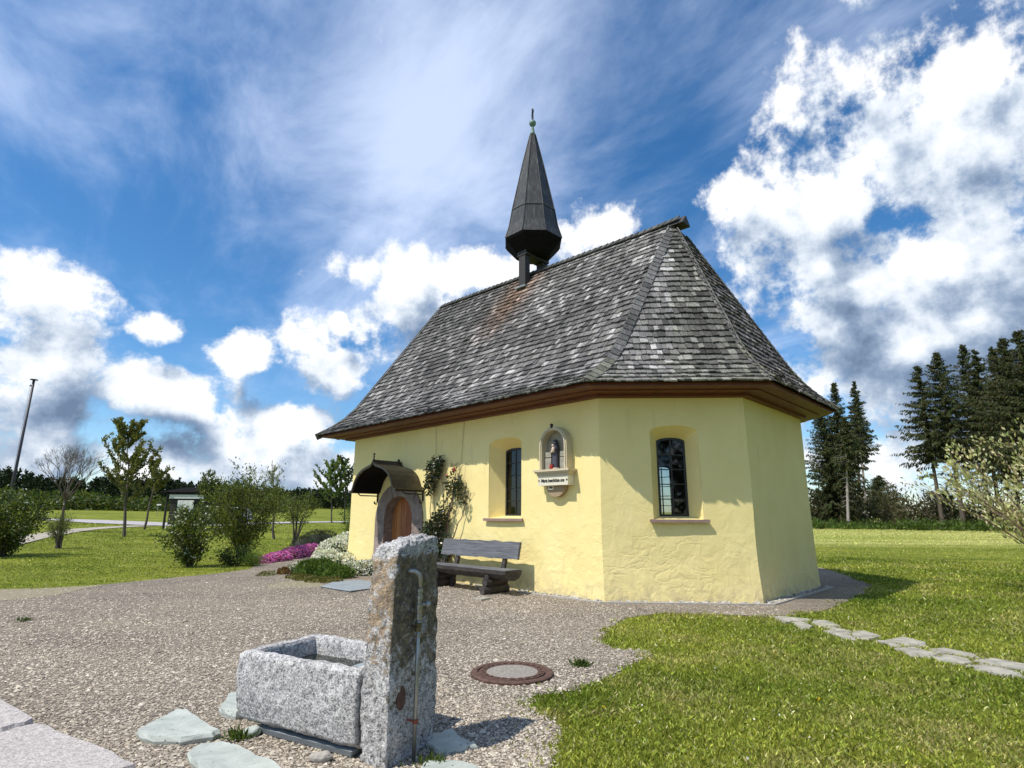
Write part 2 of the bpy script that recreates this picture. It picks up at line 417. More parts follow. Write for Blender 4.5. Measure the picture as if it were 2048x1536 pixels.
M = {}
def mk():
    # plaster: yellow limewash over hand-trowelled render, rougher relief low on the wall
    m, nt, b = mat_new('yellow_plaster'); v = coord(nt)
    tc = nd(nt, 'ShaderNodeTexCoord'); z = nd(nt, 'ShaderNodeSeparateXYZ', ins={0: tc.outputs['Object']}).outputs[2]
    n1 = noise(nt, v, 1.3, 4); n2 = noise(nt, v, 60, 3)
    c = ramp(nt, n1, [(0.3, (0.86, 0.705, 0.30)), (0.7, (0.91, 0.76, 0.355))])
    st = noise(nt, coord(nt, (2.5, 2.5, 0.35)), 2.0, 5, 0.6)
    c = mixc(nt, sstep(nt, st, 0.58, 0.76, 0.0, 0.45), c, (0.66, 0.545, 0.26))
    foot = mth(nt, 'MULTIPLY', sstep(nt, z, 0.02, 0.50, 1.0, 0.0), sstep(nt, noise(nt, v, 6.0, 6, 0.7), 0.38, 0.62))
    c = mixc(nt, mth(nt, 'MULTIPLY', foot, 0.65), c, (0.50, 0.41, 0.25))
    setb(nt, b, c, 0.93); b.inputs['Specular IOR Level'].default_value = 0.15
    w = noise(nt, coord(nt, (1.0, 1.0, 1.6)), 1.7, 4, 0.55, 1.1)
    pm = sstep(nt, noise(nt, v, 0.9, 2), 0.42, 0.62)
    low = sstep(nt, z, 0.4, 2.3, 1.0, 0.30)
    rid = sstep(nt, mth(nt, 'ABSOLUTE', mth(nt, 'SUBTRACT', w, 0.5)), 0.0, 0.055)
    hgt = mth(nt, 'MULTIPLY', mth(nt, 'ADD', mth(nt, 'MULTIPLY', mth(nt, 'MULTIPLY', rid, pm), 0.15), mth(nt, 'MULTIPLY', noise(nt, v, 3.5, 4, 0.55, 0.6), 1.1)), low)
    p = bump(nt, b, hgt, 0.55, 0.045)
    bump(nt, b, n2, 0.22, 0.006, p); M['plaster'] = m
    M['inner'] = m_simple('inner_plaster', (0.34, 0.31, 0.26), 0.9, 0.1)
    # weathered shingles
    m, nt, b = mat_new('weathered_shingle'); c = attr(nt)
    s1 = noise(nt, coord(nt, (26, 26, 2.2)), 1.0, 5, 0.68); s2 = noise(nt, coord(nt), 1.1, 3)
    c = mixc(nt, 1.0, c, ramp(nt, s1, [(0.30, (0.30, 0.295, 0.29)), (0.46, (0.80, 0.80, 0.80)), (0.60, (1.15, 1.14, 1.13)), (0.74, (1.75, 1.70, 1.64))]), 'MULTIPLY')
    c = mixc(nt, sstep(nt, s2, 0.55, 0.75, 0.0, 0.45), c, (0.070, 0.068, 0.052))
    li = noise(nt, coord(nt), 11, 5, 0.7); zz = nd(nt, 'ShaderNodeSeparateXYZ', ins={0: nd(nt, 'ShaderNodeTexCoord').outputs['Object']}).outputs[2]
    c = mixc(nt, mth(nt, 'MULTIPLY', sstep(nt, li, 0.56, 0.66), sstep(nt, zz, 4.2, 5.0, 0.75, 0.16)), c, (0.36, 0.355, 0.27))
    setb(nt, b, c, 0.88); b.inputs['Specular IOR Level'].default_value = 0.25
    bump(nt, b, s1, 0.8, 0.012); M['shingle'] = m
    M['deck'] = m_simple('roof_deck', (0.05, 0.042, 0.035), 0.9)
    M['cornice'] = m_simple('stained_cornice_wood', (0.13, 0.032, 0.010), 0.5, 0.45, 6, 0.15, 0.004, stretch=(1, 1, 8))
    # dark patinated copper
    m, nt, b = mat_new('dark_copper'); st = noise(nt, coord(nt, (9, 9, 0.55)), 1.6, 5, 0.6)
    c = ramp(nt, st, [(0.3, (0.030, 0.030, 0.030)), (0.55, (0.062, 0.060, 0.056)), (0.68, (0.10, 0.115, 0.10)), (0.8, (0.19, 0.25, 0.21))])
    setb(nt, b, c, 0.5, Metallic=0.45); bump(nt, b, noise(nt, coord(nt), 7, 4), 0.12, 0.01); M['copper'] = m
    M['verdigris'] = m_simple('verdigris_copper', (0.15, 0.24, 0.19), 0.6, 0.35, 12, 0.1)
    M['shade_black'] = m_simple('matt_shade_black', (0.010, 0.009, 0.008), 0.9, 0.3, 8, 0, spec=0.1)  # matt black that paints shade into undersides and the shelter roof
    M['iron'] = m_simple('black_iron', (0.022, 0.020, 0.018), 0.5, 0.4, 20, 0.1, metal=0.3)
    M['canopy'] = m_simple('bronze_sheet', (0.060, 0.052, 0.036), 0.45, 0.3, 5, 0.1, 0.006, metal=0.55, stretch=(2, 2, 1))
    M['timber_dark'] = m_simple('black_stained_timber', (0.030, 0.026, 0.022), 0.65, 0.4, 10, 0.3, 0.01, stretch=(6, 6, 1))
    # door
    m, nt, b = mat_new('oiled_door_wood'); s = noise(nt, coord(nt, (28, 28, 1.6)), 1.0, 5, 0.6)
    c = mixc(nt, 1.0, attr(nt), ramp(nt, s, [(0.3, (0.55, 0.5, 0.45)), (0.7, (1.3, 1.35, 1.4))]), 'MULTIPLY')
    setb(nt, b, c, 0.55); bump(nt, b, s, 0.25, 0.004); M['door'] = m
    # sandstone
    m, nt, b = mat_new('grey_sandstone'); v = coord(nt); n = noise(nt, v, 5, 6, 0.6); f = noise(nt, v, 90, 2)
    c = mixc(nt, 1.0, attr(nt), ramp(nt, n, [(0.3, (0.62, 0.6, 0.6)), (0.7, (1.25, 1.2, 1.15))]), 'MULTIPLY')
    setb(nt, b, c, 0.9); p = bump(nt, b, n, 0.35, 0.02); bump(nt, b, f, 0.2, 0.004, p); M['sandstone'] = m
    M['sill'] = m_simple('red_sandstone_sill', (0.30, 0.20, 0.165), 0.8, 0.18, 9, 0.15)
    M['cream_stone'] = m_simple('cream_cast_stone', (0.60, 0.51, 0.34), 0.75, 0.10, 12, 0.12, 0.006)
    M['cream_light'] = m_simple('pale_painted_panel', (0.74, 0.68, 0.52), 0.7, 0.05, 12, 0.0)
    M['frame'] = m_simple('dark_window_frame', (0.018, 0.017, 0.016), 0.45, 0.2, 15, 0.0)
    m = bpy.data.materials.new('window_glass'); m.use_nodes = True; nt = m.node_tree; nt.nodes.clear()
    tr = nd(nt, 'ShaderNodeBsdfTransparent', ins={0: (0.62, 0.66, 0.66, 1)})
    gl = nd(nt, 'ShaderNodeBsdfGlossy', ins={'Color': (1, 1, 1, 1), 'Roughness': 0.03})
    fc = nd(nt, 'ShaderNodeLayerWeight', ins={'Blend': 0.5}).outputs['Facing']
    fr = nd(nt, 'ShaderNodeMath', operation='MULTIPLY_ADD', ins={0: mth(nt, 'POWER', fc, 5.0), 1: 0.92, 2: 0.05})
    x = nd(nt, 'ShaderNodeMixShader', ins={0: fr.outputs[0], 1: tr.outputs[0], 2: gl.outputs[0]})
    nt.links.new(x.outputs[0], nd(nt, 'ShaderNodeOutputMaterial').inputs[0]); M['glass'] = m
    # granite
    def granite(name, lichen, tint=None):
        m, nt, b = mat_new(name); v = coord(nt)
        s1 = noise(nt, v, 75, 3, 0.65); s2 = noise(nt, v, 24, 5, 0.65); s3 = noise(nt, v, 4.5, 5)
        c = ramp(nt, mth(nt, 'ADD', mth(nt, 'MULTIPLY', s1, 0.6), mth(nt, 'MULTIPLY', s2, 0.4)),
                 [(0.36, (0.085, 0.082, 0.080)), (0.45, (0.31, 0.30, 0.295)), (0.52, (0.57, 0.55, 0.525)), (0.62, (0.80, 0.775, 0.735))])
        c = mixc(nt, 0.5, c, ramp(nt, s3, [(0.3, (0.62, 0.60, 0.57)), (0.7, (1.1, 1.1, 1.1))]), 'MULTIPLY')
        if tint: c = mixc(nt, 1.0, mixc(nt, 0.45, c, (0.55, 0.52, 0.50)), tint, 'MULTIPLY')
        hgt = mth(nt, 'ADD', mth(nt, 'MULTIPLY', s2, 0.8), mth(nt, 'MULTIPLY', s1, 0.25))
        if lichen:
            tc = nd(nt, 'ShaderNodeTexCoord'); z = nd(nt, 'ShaderNodeSeparateXYZ', ins={0: tc.outputs['Object']}).outputs[2]
            l = noise(nt, v, 11.0, 6, 0.72, 0.5)
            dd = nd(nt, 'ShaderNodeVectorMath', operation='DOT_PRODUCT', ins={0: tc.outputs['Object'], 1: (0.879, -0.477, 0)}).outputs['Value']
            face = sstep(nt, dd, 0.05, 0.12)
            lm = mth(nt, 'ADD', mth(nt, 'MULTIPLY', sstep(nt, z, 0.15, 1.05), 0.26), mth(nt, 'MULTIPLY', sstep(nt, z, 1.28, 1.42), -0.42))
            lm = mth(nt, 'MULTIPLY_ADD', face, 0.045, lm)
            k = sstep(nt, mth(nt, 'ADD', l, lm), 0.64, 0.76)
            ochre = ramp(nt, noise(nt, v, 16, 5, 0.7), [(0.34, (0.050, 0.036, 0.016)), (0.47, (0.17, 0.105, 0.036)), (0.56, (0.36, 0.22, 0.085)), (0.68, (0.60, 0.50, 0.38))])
            olive_shade = ramp(nt, noise(nt, v, 20, 5, 0.7), [(0.34, (0.040, 0.030, 0.013)), (0.5, (0.105, 0.078, 0.030)), (0.64, (0.24, 0.18, 0.08)), (0.74, (0.40, 0.36, 0.28))])  # lichen on the right face, darkened to paint in that side's shade
            ochre = mixc(nt, face, mixc(nt, 0.30, ochre, (0.62, 0.48, 0.34)), olive_shade)
            c = mixc(nt, mth(nt, 'MULTIPLY', k, 0.85), c, ochre)
        setb(nt, b, c, 0.85); b.inputs['Specular IOR Level'].default_value = 0.3
        bump(nt, b, hgt, 0.95, 0.035 if lichen else 0.024); return m
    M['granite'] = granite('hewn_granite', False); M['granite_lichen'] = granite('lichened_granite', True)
    m, nt, b = mat_new('green_grey_slate'); v = coord(nt); n = noise(nt, coord(nt, (1, 1, 3)), 3.5, 6, 0.6, 0.6); f = noise(nt, v, 45, 3)
    c = ramp(nt, n, [(0.28, (0.30, 0.325, 0.285)), (0.5, (0.43, 0.455, 0.40)), (0.74, (0.55, 0.565, 0.50))])
    sp = sstep(nt, vor(nt, v, 20, 'Distance'), 0.12, 0.18, 0.9, 0.0)
    c = mixc(nt, mth(nt, 'MULTIPLY', sp, sstep(nt, noise(nt, v, 9, 2), 0.52, 0.6)), c, (0.07, 0.075, 0.07))
    setb(nt, b, c, 0.75); p = bump(nt, b, n, 0.5, 0.03); bump(nt, b, f, 0.2, 0.004, p); M['slate'] = m
    M['pink_granite'] = granite('pale_pink_granite', False, (0.98, 0.92, 0.88))
    M['flag'] = m_simple('pale_flagstone', (0.35, 0.325, 0.26), 0.85, 0.45, 7, 0.6, 0.02)
    M['boulder'] = m_simple('pinkish_boulder', (0.40, 0.30, 0.24), 0.9, 0.35, 6, 0.5, 0.03)
    M['slate_blue'] = m_simple('blue_grey_slab', (0.27, 0.30, 0.31), 0.8, 0.2, 6, 0.3, 0.02)
    # gravel
    m, nt, b = mat_new('crushed_gravel'); v = coord(nt)
    big = noise(nt, v, 0.35, 4, 0.6); fine = noise(nt, v, 55, 4, 0.7)
    cells = vor(nt, v, 62, 'Color'); cg = nd(nt, 'ShaderNodeSeparateColor', ins={0: cells}).outputs[0]
    c = ramp(nt, cg, [(0.0, (0.125, 0.105, 0.082)), (0.35, (0.235, 0.20, 0.16)), (0.7, (0.33, 0.283, 0.228)), (1.0, (0.50, 0.44, 0.355))])
    c = mixc(nt, 1.0, c, ramp(nt, big, [(0.3, (0.82, 0.80, 0.80)), (0.7, (1.08, 1.05, 1.0))]), 'MULTIPLY')
    mid = noise(nt, v, 9.0, 4, 0.65)
    lane = noise(nt, coord(nt, (0.35, 1.1, 1)), 0.8, 4, 0.6, 0.4)
    c = mixc(nt, 1.0, c, ramp(nt, lane, [(0.35, (0.82, 0.82, 0.83)), (0.5, (1.0, 1.0, 1.0)), (0.65, (1.12, 1.10, 1.06))]), 'MULTIPLY')
    c = mixc(nt, 1.0, c, ramp(nt, mid, [(0.3, (0.74, 0.73, 0.73)), (0.7, (1.12, 1.12, 1.10))]), 'MULTIPLY')
    c = mixc(nt, sstep(nt, fine, 0.40, 0.30, 0.0, 0.65), c, (0.085, 0.07, 0.06))
    setb(nt, b, c, 0.9); b.inputs['Specular IOR Level'].default_value = 0.2
    hh = mth(nt, 'SUBTRACT', 0.6, vor(nt, v, 62, 'Distance')); bump(nt, b, hh, 0.9, 0.014); M['gravel'] = m
    m, nt, b = mat_new('pebble'); setb(nt, b, attr(nt), 0.85); M['pebble'] = m
    M['sand'] = m_simple('trodden_sandy_verge', (0.26, 0.22, 0.135), 0.95, 0.25, 9, 0.4, 0.02)
    M['road'] = m_simple('pale_asphalt', (0.42, 0.38, 0.37), 0.9, 0.12, 3, 0.1)
    M['path'] = m_simple('sandy_path', (0.40, 0.35, 0.27), 0.95, 0.2, 3, 0.1)
    M['infill'] = m_simple('gravelly_concrete', (0.27, 0.24, 0.20), 0.95, 0.4, 40, 0.5, 0.01)
    M['concrete'] = m_simple('pale_concrete', (0.38, 0.345, 0.295), 0.9, 0.18, 14, 0.2)
    M['rust'] = m_simple('rusty_cast_iron', (0.115, 0.062, 0.045), 0.75, 0.5, 26, 0.4, 0.01, metal=0.2)
    # grass sheet
    m, nt, b = mat_new('mown_grass'); v = coord(nt)
    a1 = noise(nt, v, 0.16, 5, 0.6); a2 = noise(nt, v, 2.2, 5, 0.65); a3 = noise(nt, coord(nt, (1, 1, 1)), 26, 4, 0.7)
    st = noise(nt, coord(nt, (0.15, 0.9, 1)), 1.0, 5, 0.7)
    mixv = mth(nt, 'ADD', mth(nt, 'MULTIPLY', a2, 0.35), mth(nt, 'ADD', mth(nt, 'MULTIPLY', a1, 0.27), mth(nt, 'MULTIPLY', st, 0.38)))
    c = ramp(nt, mixv, [(0.36, (0.080, 0.110, 0.012)), (0.47, (0.165, 0.195, 0.022)), (0.57, (0.27, 0.285, 0.048)), (0.68, (0.39, 0.375, 0.11))])
    c = mixc(nt, 1.0, c, ramp(nt, a3, [(0.3, (0.55, 0.57, 0.5)), (0.7, (1.3, 1.28, 1.2))]), 'MULTIPLY')
    # freshly cut hay field to the right, pale swaths
    sx = nd(nt, 'ShaderNodeSeparateXYZ', ins={0: v})
    hay = mth(nt, 'MULTIPLY', sstep(nt, sx.outputs[0], 8.0, 20.0), sstep(nt, sx.outputs[1], 30.0, 42.0))
    hs = noise(nt, coord(nt, (0.05, 0.30, 1)), 1.0, 6, 0.75)
    hc = ramp(nt, hs, [(0.36, (0.18, 0.22, 0.035)), (0.47, (0.36, 0.37, 0.09)), (0.56, (0.50, 0.47, 0.17)), (0.66, (0.60, 0.55, 0.27))])
    c = mixc(nt, mth(nt, 'MULTIPLY', hay, 0.85), c, hc)
    setb(nt, b, c, 0.95); b.inputs['Specular IOR Level'].default_value = 0.1
    bump(nt, b, mth(nt, 'ADD', a3, mth(nt, 'MULTIPLY', a2, 0.5)), 0.8, 0.05); M['grass'] = m
    M['blade'] = m_leaf('grass_blade', 0.30, 0.6, 0.2)
    M['leaf'] = m_leaf('leaf', 0.35); M['gloss_leaf'] = m_leaf('glossy_leaf', 0.2, 0.35, 0.5)
    M['needle'] = m_leaf('needle', 0.12, 0.7, 0.15)
    M['petal'] = m_leaf('petal', 0.25, 0.7, 0.2)
    M['bark'] = m_simple('bark', (0.11, 0.085, 0.062), 0.9, 0.4, 14, 0.4, 0.02, stretch=(3, 3, 1))
    M['bark_pale'] = m_simple('pale_bark', (0.34, 0.29, 0.25), 0.9, 0.35, 3, 0.3, 0.02, stretch=(2, 2, 0.6))
    M['twig'] = m_simple('grey_twig', (0.20, 0.175, 0.145), 0.9, 0.2, 6, 0)
    M['stem_red'] = m_simple('reddish_stem', (0.17, 0.11, 0.075), 0.8, 0.25, 8, 0)
    # bench wood
    m, nt, b = mat_new('weathered_grey_timber'); s = noise(nt, coord(nt, (1, 1, 1)), 3, 3)
    g_ = noise(nt, coord(nt, (1.2, 1.2, 26)), 1.6, 6, 0.65, 0.9)
    c = ramp(nt, g_, [(0.28, (0.045, 0.045, 0.050)), (0.5, (0.115, 0.117, 0.125)), (0.7, (0.21, 0.21, 0.215))])
    setb(nt, b, c, 0.7); bump(nt, b, g_, 0.4, 0.008); M['bench'] = m
    m, nt, b = mat_new('dark_log'); g_ = noise(nt, coord(nt, (4, 4, 9)), 1.5, 6, 0.65)
    c = ramp(nt, g_, [(0.3, (0.020, 0.018, 0.016)), (0.55, (0.058, 0.046, 0.037)), (0.75, (0.13, 0.10, 0.08))])
    setb(nt, b, c, 0.75); bump(nt, b, g_, 0.4, 0.012); M['log'] = m
    M['zinc'] = m_simple('galvanised_pipe', (0.36, 0.36, 0.33), 0.38, 0.2, 18, 0.1, 0.003, metal=0.8)
    M['brass'] = m_simple('tarnished_brass', (0.16, 0.13, 0.07), 0.45, 0.4, 20, 0.1, metal=0.7)
    M['red_rust'] = m_simple('red_rust_clamp', (0.23, 0.055, 0.03), 0.7, 0.3, 20, 0.1)
    m, nt, b = mat_new('dark_trough_water'); setb(nt, b, (0.012, 0.016, 0.010), 0.03); b.inputs['IOR'].default_value = 1.33
    bump(nt, b, noise(nt, coord(nt), 6, 2), 0.05, 0.01); M['water'] = m
    M['flagpole'] = m_simple('grey_flagpole', (0.045, 0.040, 0.048), 0.5, 0.2, 2, 0)
    M['white_board'] = m_simple('white_board', (0.78, 0.78, 0.74), 0.6, 0.05, 3, 0)
    M['car_paint'] = m_simple('white_car_paint', (0.82, 0.82, 0.82), 0.25, 0.02, 3, 0)
    M['car_glass'] = m_simple('dark_car_glass', (0.02, 0.025, 0.03), 0.08, 0.1, 3, 0)
    M['tyre'] = m_simple('black_rubber', (0.02, 0.02, 0.02), 0.85, 0.1, 3, 0)
    M['rim'] = m_simple('alloy_rim', (0.45, 0.45, 0.46), 0.35, 0.05, 3, 0, metal=0.8)
    M['tail_red'] = m_simple('red_lamp', (0.35, 0.01, 0.01), 0.3, 0.05, 3, 0)
    M['robe'] = m_simple('dark_robe_paint', (0.060, 0.055, 0.075), 0.6, 0.4, 14, 0.2)
    M['skin'] = m_simple('ivory_paint', (0.62, 0.48, 0.36), 0.6, 0.15, 14, 0)
    M['red'] = m_simple('red_glass_lamp', (0.42, 0.03, 0.02), 0.3, 0.2, 14, 0)
    M['ink'] = m_simple('black_ink', (0.012, 0.011, 0.010), 0.7, 0.1, 5, 0)
    M['tan_paint'] = m_simple('corbel_stone', (0.36, 0.26, 0.15), 0.75, 0.18, 10, 0.15)
mk()

# ------------------------------------------------------------------ ground
E2 = np.array([0.70964, -0.70456]); N2 = np.array([0.70456, 0.70964])     # along the nave (east) and into it (north)
C0 = np.array([-5.165, 18.605])
def W(t, s, z=0.0):
    q = C0 + E2*t + N2*s; return np.array([q[0], q[1], z])
CT = [(0, 0), (9.837, 0), (12.071, 2.005), (11.99, 5.637), (9.837, 7.643), (0, 7.643)]
CC = [W(t, s)[:2] for t, s in CT]

def px_poly(pts): return [tuple(G(*p)[:2]) for p in pts]
GRAVEL = [(-16, -8), (-16, 11.6)] + px_poly([(-120, 1184), (0, 1180), (120, 1177), (250, 1165), (340, 1156), (430, 1148), (500, 1138), (516, 1128), (560, 1117), (632, 1108)]) \
    + [(-4.9, 21.0), (-1, 22.5), (6, 22), (10.2, 19.5)] + px_poly([(1655, 1138), (1744, 1170), (1727, 1189), (1702, 1200), (1647, 1222), (1591, 1231), (1549, 1236), (1480, 1231), (1400, 1229), (1330, 1227), (1250, 1236), (1212, 1262), (1203, 1283), (1228, 1300), (1298, 1301), (1306, 1312), (1262, 1328), (1225, 1352), (1150, 1382), (1068, 1391), (1058, 1418), (1102, 1440), (1120, 1470), (1098, 1536)]) + [(0.2, 3.0), (0.6, 0), (1.0, -8)]

def ground_sheet():
    rr = np.concatenate([[0.01], np.geomspace(1.0, 1500.0, 64)]); na = 120
    V = [(0, 0, -0.004)]; F = []
    for r in rr[1:]:
        for k in range(na):
            x, y = r*math.cos(2*PI*k/na), r*math.sin(2*PI*k/na)
            V.append((x, y, min(float(terrain(x, y)), 12.0) - 0.004))
    for k in range(na): F.append((0, 1+k, 1+(k+1) % na))
    for i in range(len(rr)-2):
        a = 1+i*na; b = a+na
        F += [(a+k, b+k, b+(k+1) % na, a+(k+1) % na) for k in range(na)]
    mb = MB(); mb.add(V, F); o = mb.build('ground', M['grass'], smooth=True); setp(o, kind='structure')
ground_sheet()
def sheet(name, poly, z, mat, step=1.2):
    bm = bmesh.new()
    tri = tessellate_polygon([[Vector((x, y, 0)) for x, y in poly]])
    vs = [bm.verts.new((x, y, z)) for x, y in poly]
    for t in tri:
        try: bm.faces.new([vs[i] for i in t])
        except ValueError: pass
    bmesh.ops.recalc_face_normals(bm, faces=bm.faces[:])
    if bm.faces and sum(f.normal.z for f in bm.faces) < 0: bmesh.ops.reverse_faces(bm, faces=bm.faces[:])
    me = bpy.data.meshes.new(name); bm.to_mesh(me); bm.free()
    return setp(link_mesh(name, me, mat), kind='structure')
sheet('gravel_yard', GRAVEL, 0.004, M['gravel'])
sheet('sandy_verge', px_poly([(-60, 1207), (-60, 1182), (0, 1179), (90, 1177), (180, 1172), (215, 1170), (160, 1180), (120, 1190), (60, 1198), (0, 1203)]), 0.009, M['sand'])

def strip(name, pts, wid, mat, dz):
    """road or path that follows the terrain"""
    P = [np.array(p[:2]) for p in pts]; mb = MB(); V = []; F = []
    for i, p in enumerate(P):
        t = P[min(i+1, len(P)-1)] - P[max(i-1, 0)]; t /= np.linalg.norm(t); nn = np.array([-t[1], t[0]])
        w = wid[i] if hasattr(wid, '__len__') else wid
        for k in (-1, -0.33, 0.33, 1):
            q = p + nn*k*w/2; V.append((q[0], q[1], float(terrain(q[0], q[1])) + dz))
    for i in range(len(P)-1): F += [(i*4+k, i*4+k+1, i*4+k+5, i*4+k+4) for k in range(3)]
    mb.add(V, F); o = mb.build(name, mat); return setp(o, kind='structure')
rp = [G(x, y) for x, y in ((-300, 1034), (-120, 1036), (20, 1038), (100, 1039.5), (170, 1042), (240, 1045.5), (300, 1048), (345, 1050), (420, 1050), (520, 1047), (620, 1045), (720, 1044))]
def dens(P, k=6):
    out = []
    for a, b in zip(P[:-1], P[1:]): out += [a+(b-a)*i/k for i in range(k)]
    return out + [P[-1]]
strip('road', dens(rp), [2.2]*12 + [2.2+3.2*i/18 for i in range(18)] + [5.4]*12 + [5.4-2.4*i/12 for i in range(12)] + [3.0]*13, M['road'], 0.05)
pp = [G(x, y) for x, y in ((290, 1052), (225, 1055), (170, 1059), (130, 1064), (95, 1070), (60, 1076), (0, 1090), (-90, 1112))]
strip('garden_path', dens(pp), 1.5, M['path'], 0.035)

# flagstone path across the lawn
FS = [[(250,420),(330,419),(520,437),(480,450),(380,452),(330,462)], [(375,460),(450,457),(520,490),(500,505),(440,498)], [(540,441),(620,450),(700,470),(722,490),(610,488),(520,468)],
 [(620,494),(680,494),(800,525),(790,552),(720,540)], [(606,521),(660,520),(800,560),(830,582),(740,572)], [(812,530),(880,520),(980,543),(1012,560),(930,582),(822,562)],
 [(985,590),(1080,596),(1172,636),(1115,642)], [(1060,588),(1180,574),(1330,608),(1342,636),(1190,624)], [(1125,651),(1250,645),(1425,692),(1380,711),(1230,697)],
 [(1378,658),(1480,653),(1680,690),(1722,721),(1600,699),(1440,686)], [(1395,712),(1500,700),(1640,730),(1664,757),(1600,767),(1440,737)],
 [(1630,772),(1800,770),(2010,825),(2032,852),(1850,842)], [(1700,745),(1830,728),(2050,775),(2056,815),(1900,785)], [(2045,790),(2160,800),(2290,850),(2300,890),(2150,860)], [(2040,862),(2170,872),(2330,930),(2350,965),(2180,925)]]
fp = setp(thing('stone_path', tuple(G(1560, 1240)), None, None), kind='structure')
FLAGS = []
for f in FS:
    P = [G(1480+x/3.606, 1120+y/3.606)[:2] for x, y in f]; cc_ = np.mean(P, 0); P = [cc_+(p-cc_)*1.13 for p in P]
    FLAGS.append([tuple(p) for p in P])
    c = np.mean(P, 0); mb = MB()
    lo = [np.array([*(c+(p-c)*0.985), 0.0]) for p in P]
    zt = 0.020+0.012*rng.random()
    hi = [np.array([*(c+(p-c)*0.93), zt+0.005*rng.normal()]) for p in P]
    n = len(P); ce = [*c, zt+0.003]
    mb.add(lo+hi+[ce], [(k, (k+1) % n, n+(k+1) % n, n+k) for k in range(n)] + [(n+k, n+(k+1) % n, 2*n) for k in range(n)])
    mb.build('flagstone', M['flag'], fp)

# ------------------------------------------------------------------ chapel
chapel = thing('chapel', tuple(W(5, 3.82, 0)), 'yellow plastered chapel with grey shingle roof and dark pointed bell turret', 'chapel')
def edge_frame(i):
    a, b = CC[i], CC[(i+1) % 6]; d = (b-a)/np.linalg.norm(b-a); return a, d, np.array([d[1], -d[0]]), np.linalg.norm(b-a)
def FP(i, u, z, off=0.0):
    a, d, nn, L = edge_frame(i); q = a+d*u+nn*off; return np.array([q[0], q[1], z])
def offset_ring(offs):
    out = []
    for k in range(6):
        a, d0, n0, _ = edge_frame((k-1) % 6); b, d1, n1, _ = edge_frame(k)
        A = np.array([n0, n1]); r = np.array([offs[(k-1) % 6] + n0 @ CC[k], offs[k] + n1 @ CC[k]])
        out.append(np.linalg.solve(A, r))
    return out
HW = 4.12
def arch_loop(u0, u1, z0, zs, rise, n=10):
    c = (u0+u1)/2; h = (u1-u0)/2
    return [(u0, z0), (u1, z0), (u1, zs)] + [(c+h*math.cos(PI*k/n), zs+rise*math.sin(PI*k/n)) for k in range(1, n)] + [(u0, zs)]
WINS = [(0, 7.05, 1.10, 0.68), (1, 1.53, 0.98, 0.60), (3, 1.53, 0.98, 0.60), (4, 2.80, 1.10, 0.68)]
DEP = 0.37
DOOR_C = 2.72
def door_loop(h, zs, rise, n=14): return arch_loop(DOOR_C-h, DOOR_C+h, 0.0, zs, rise, n)
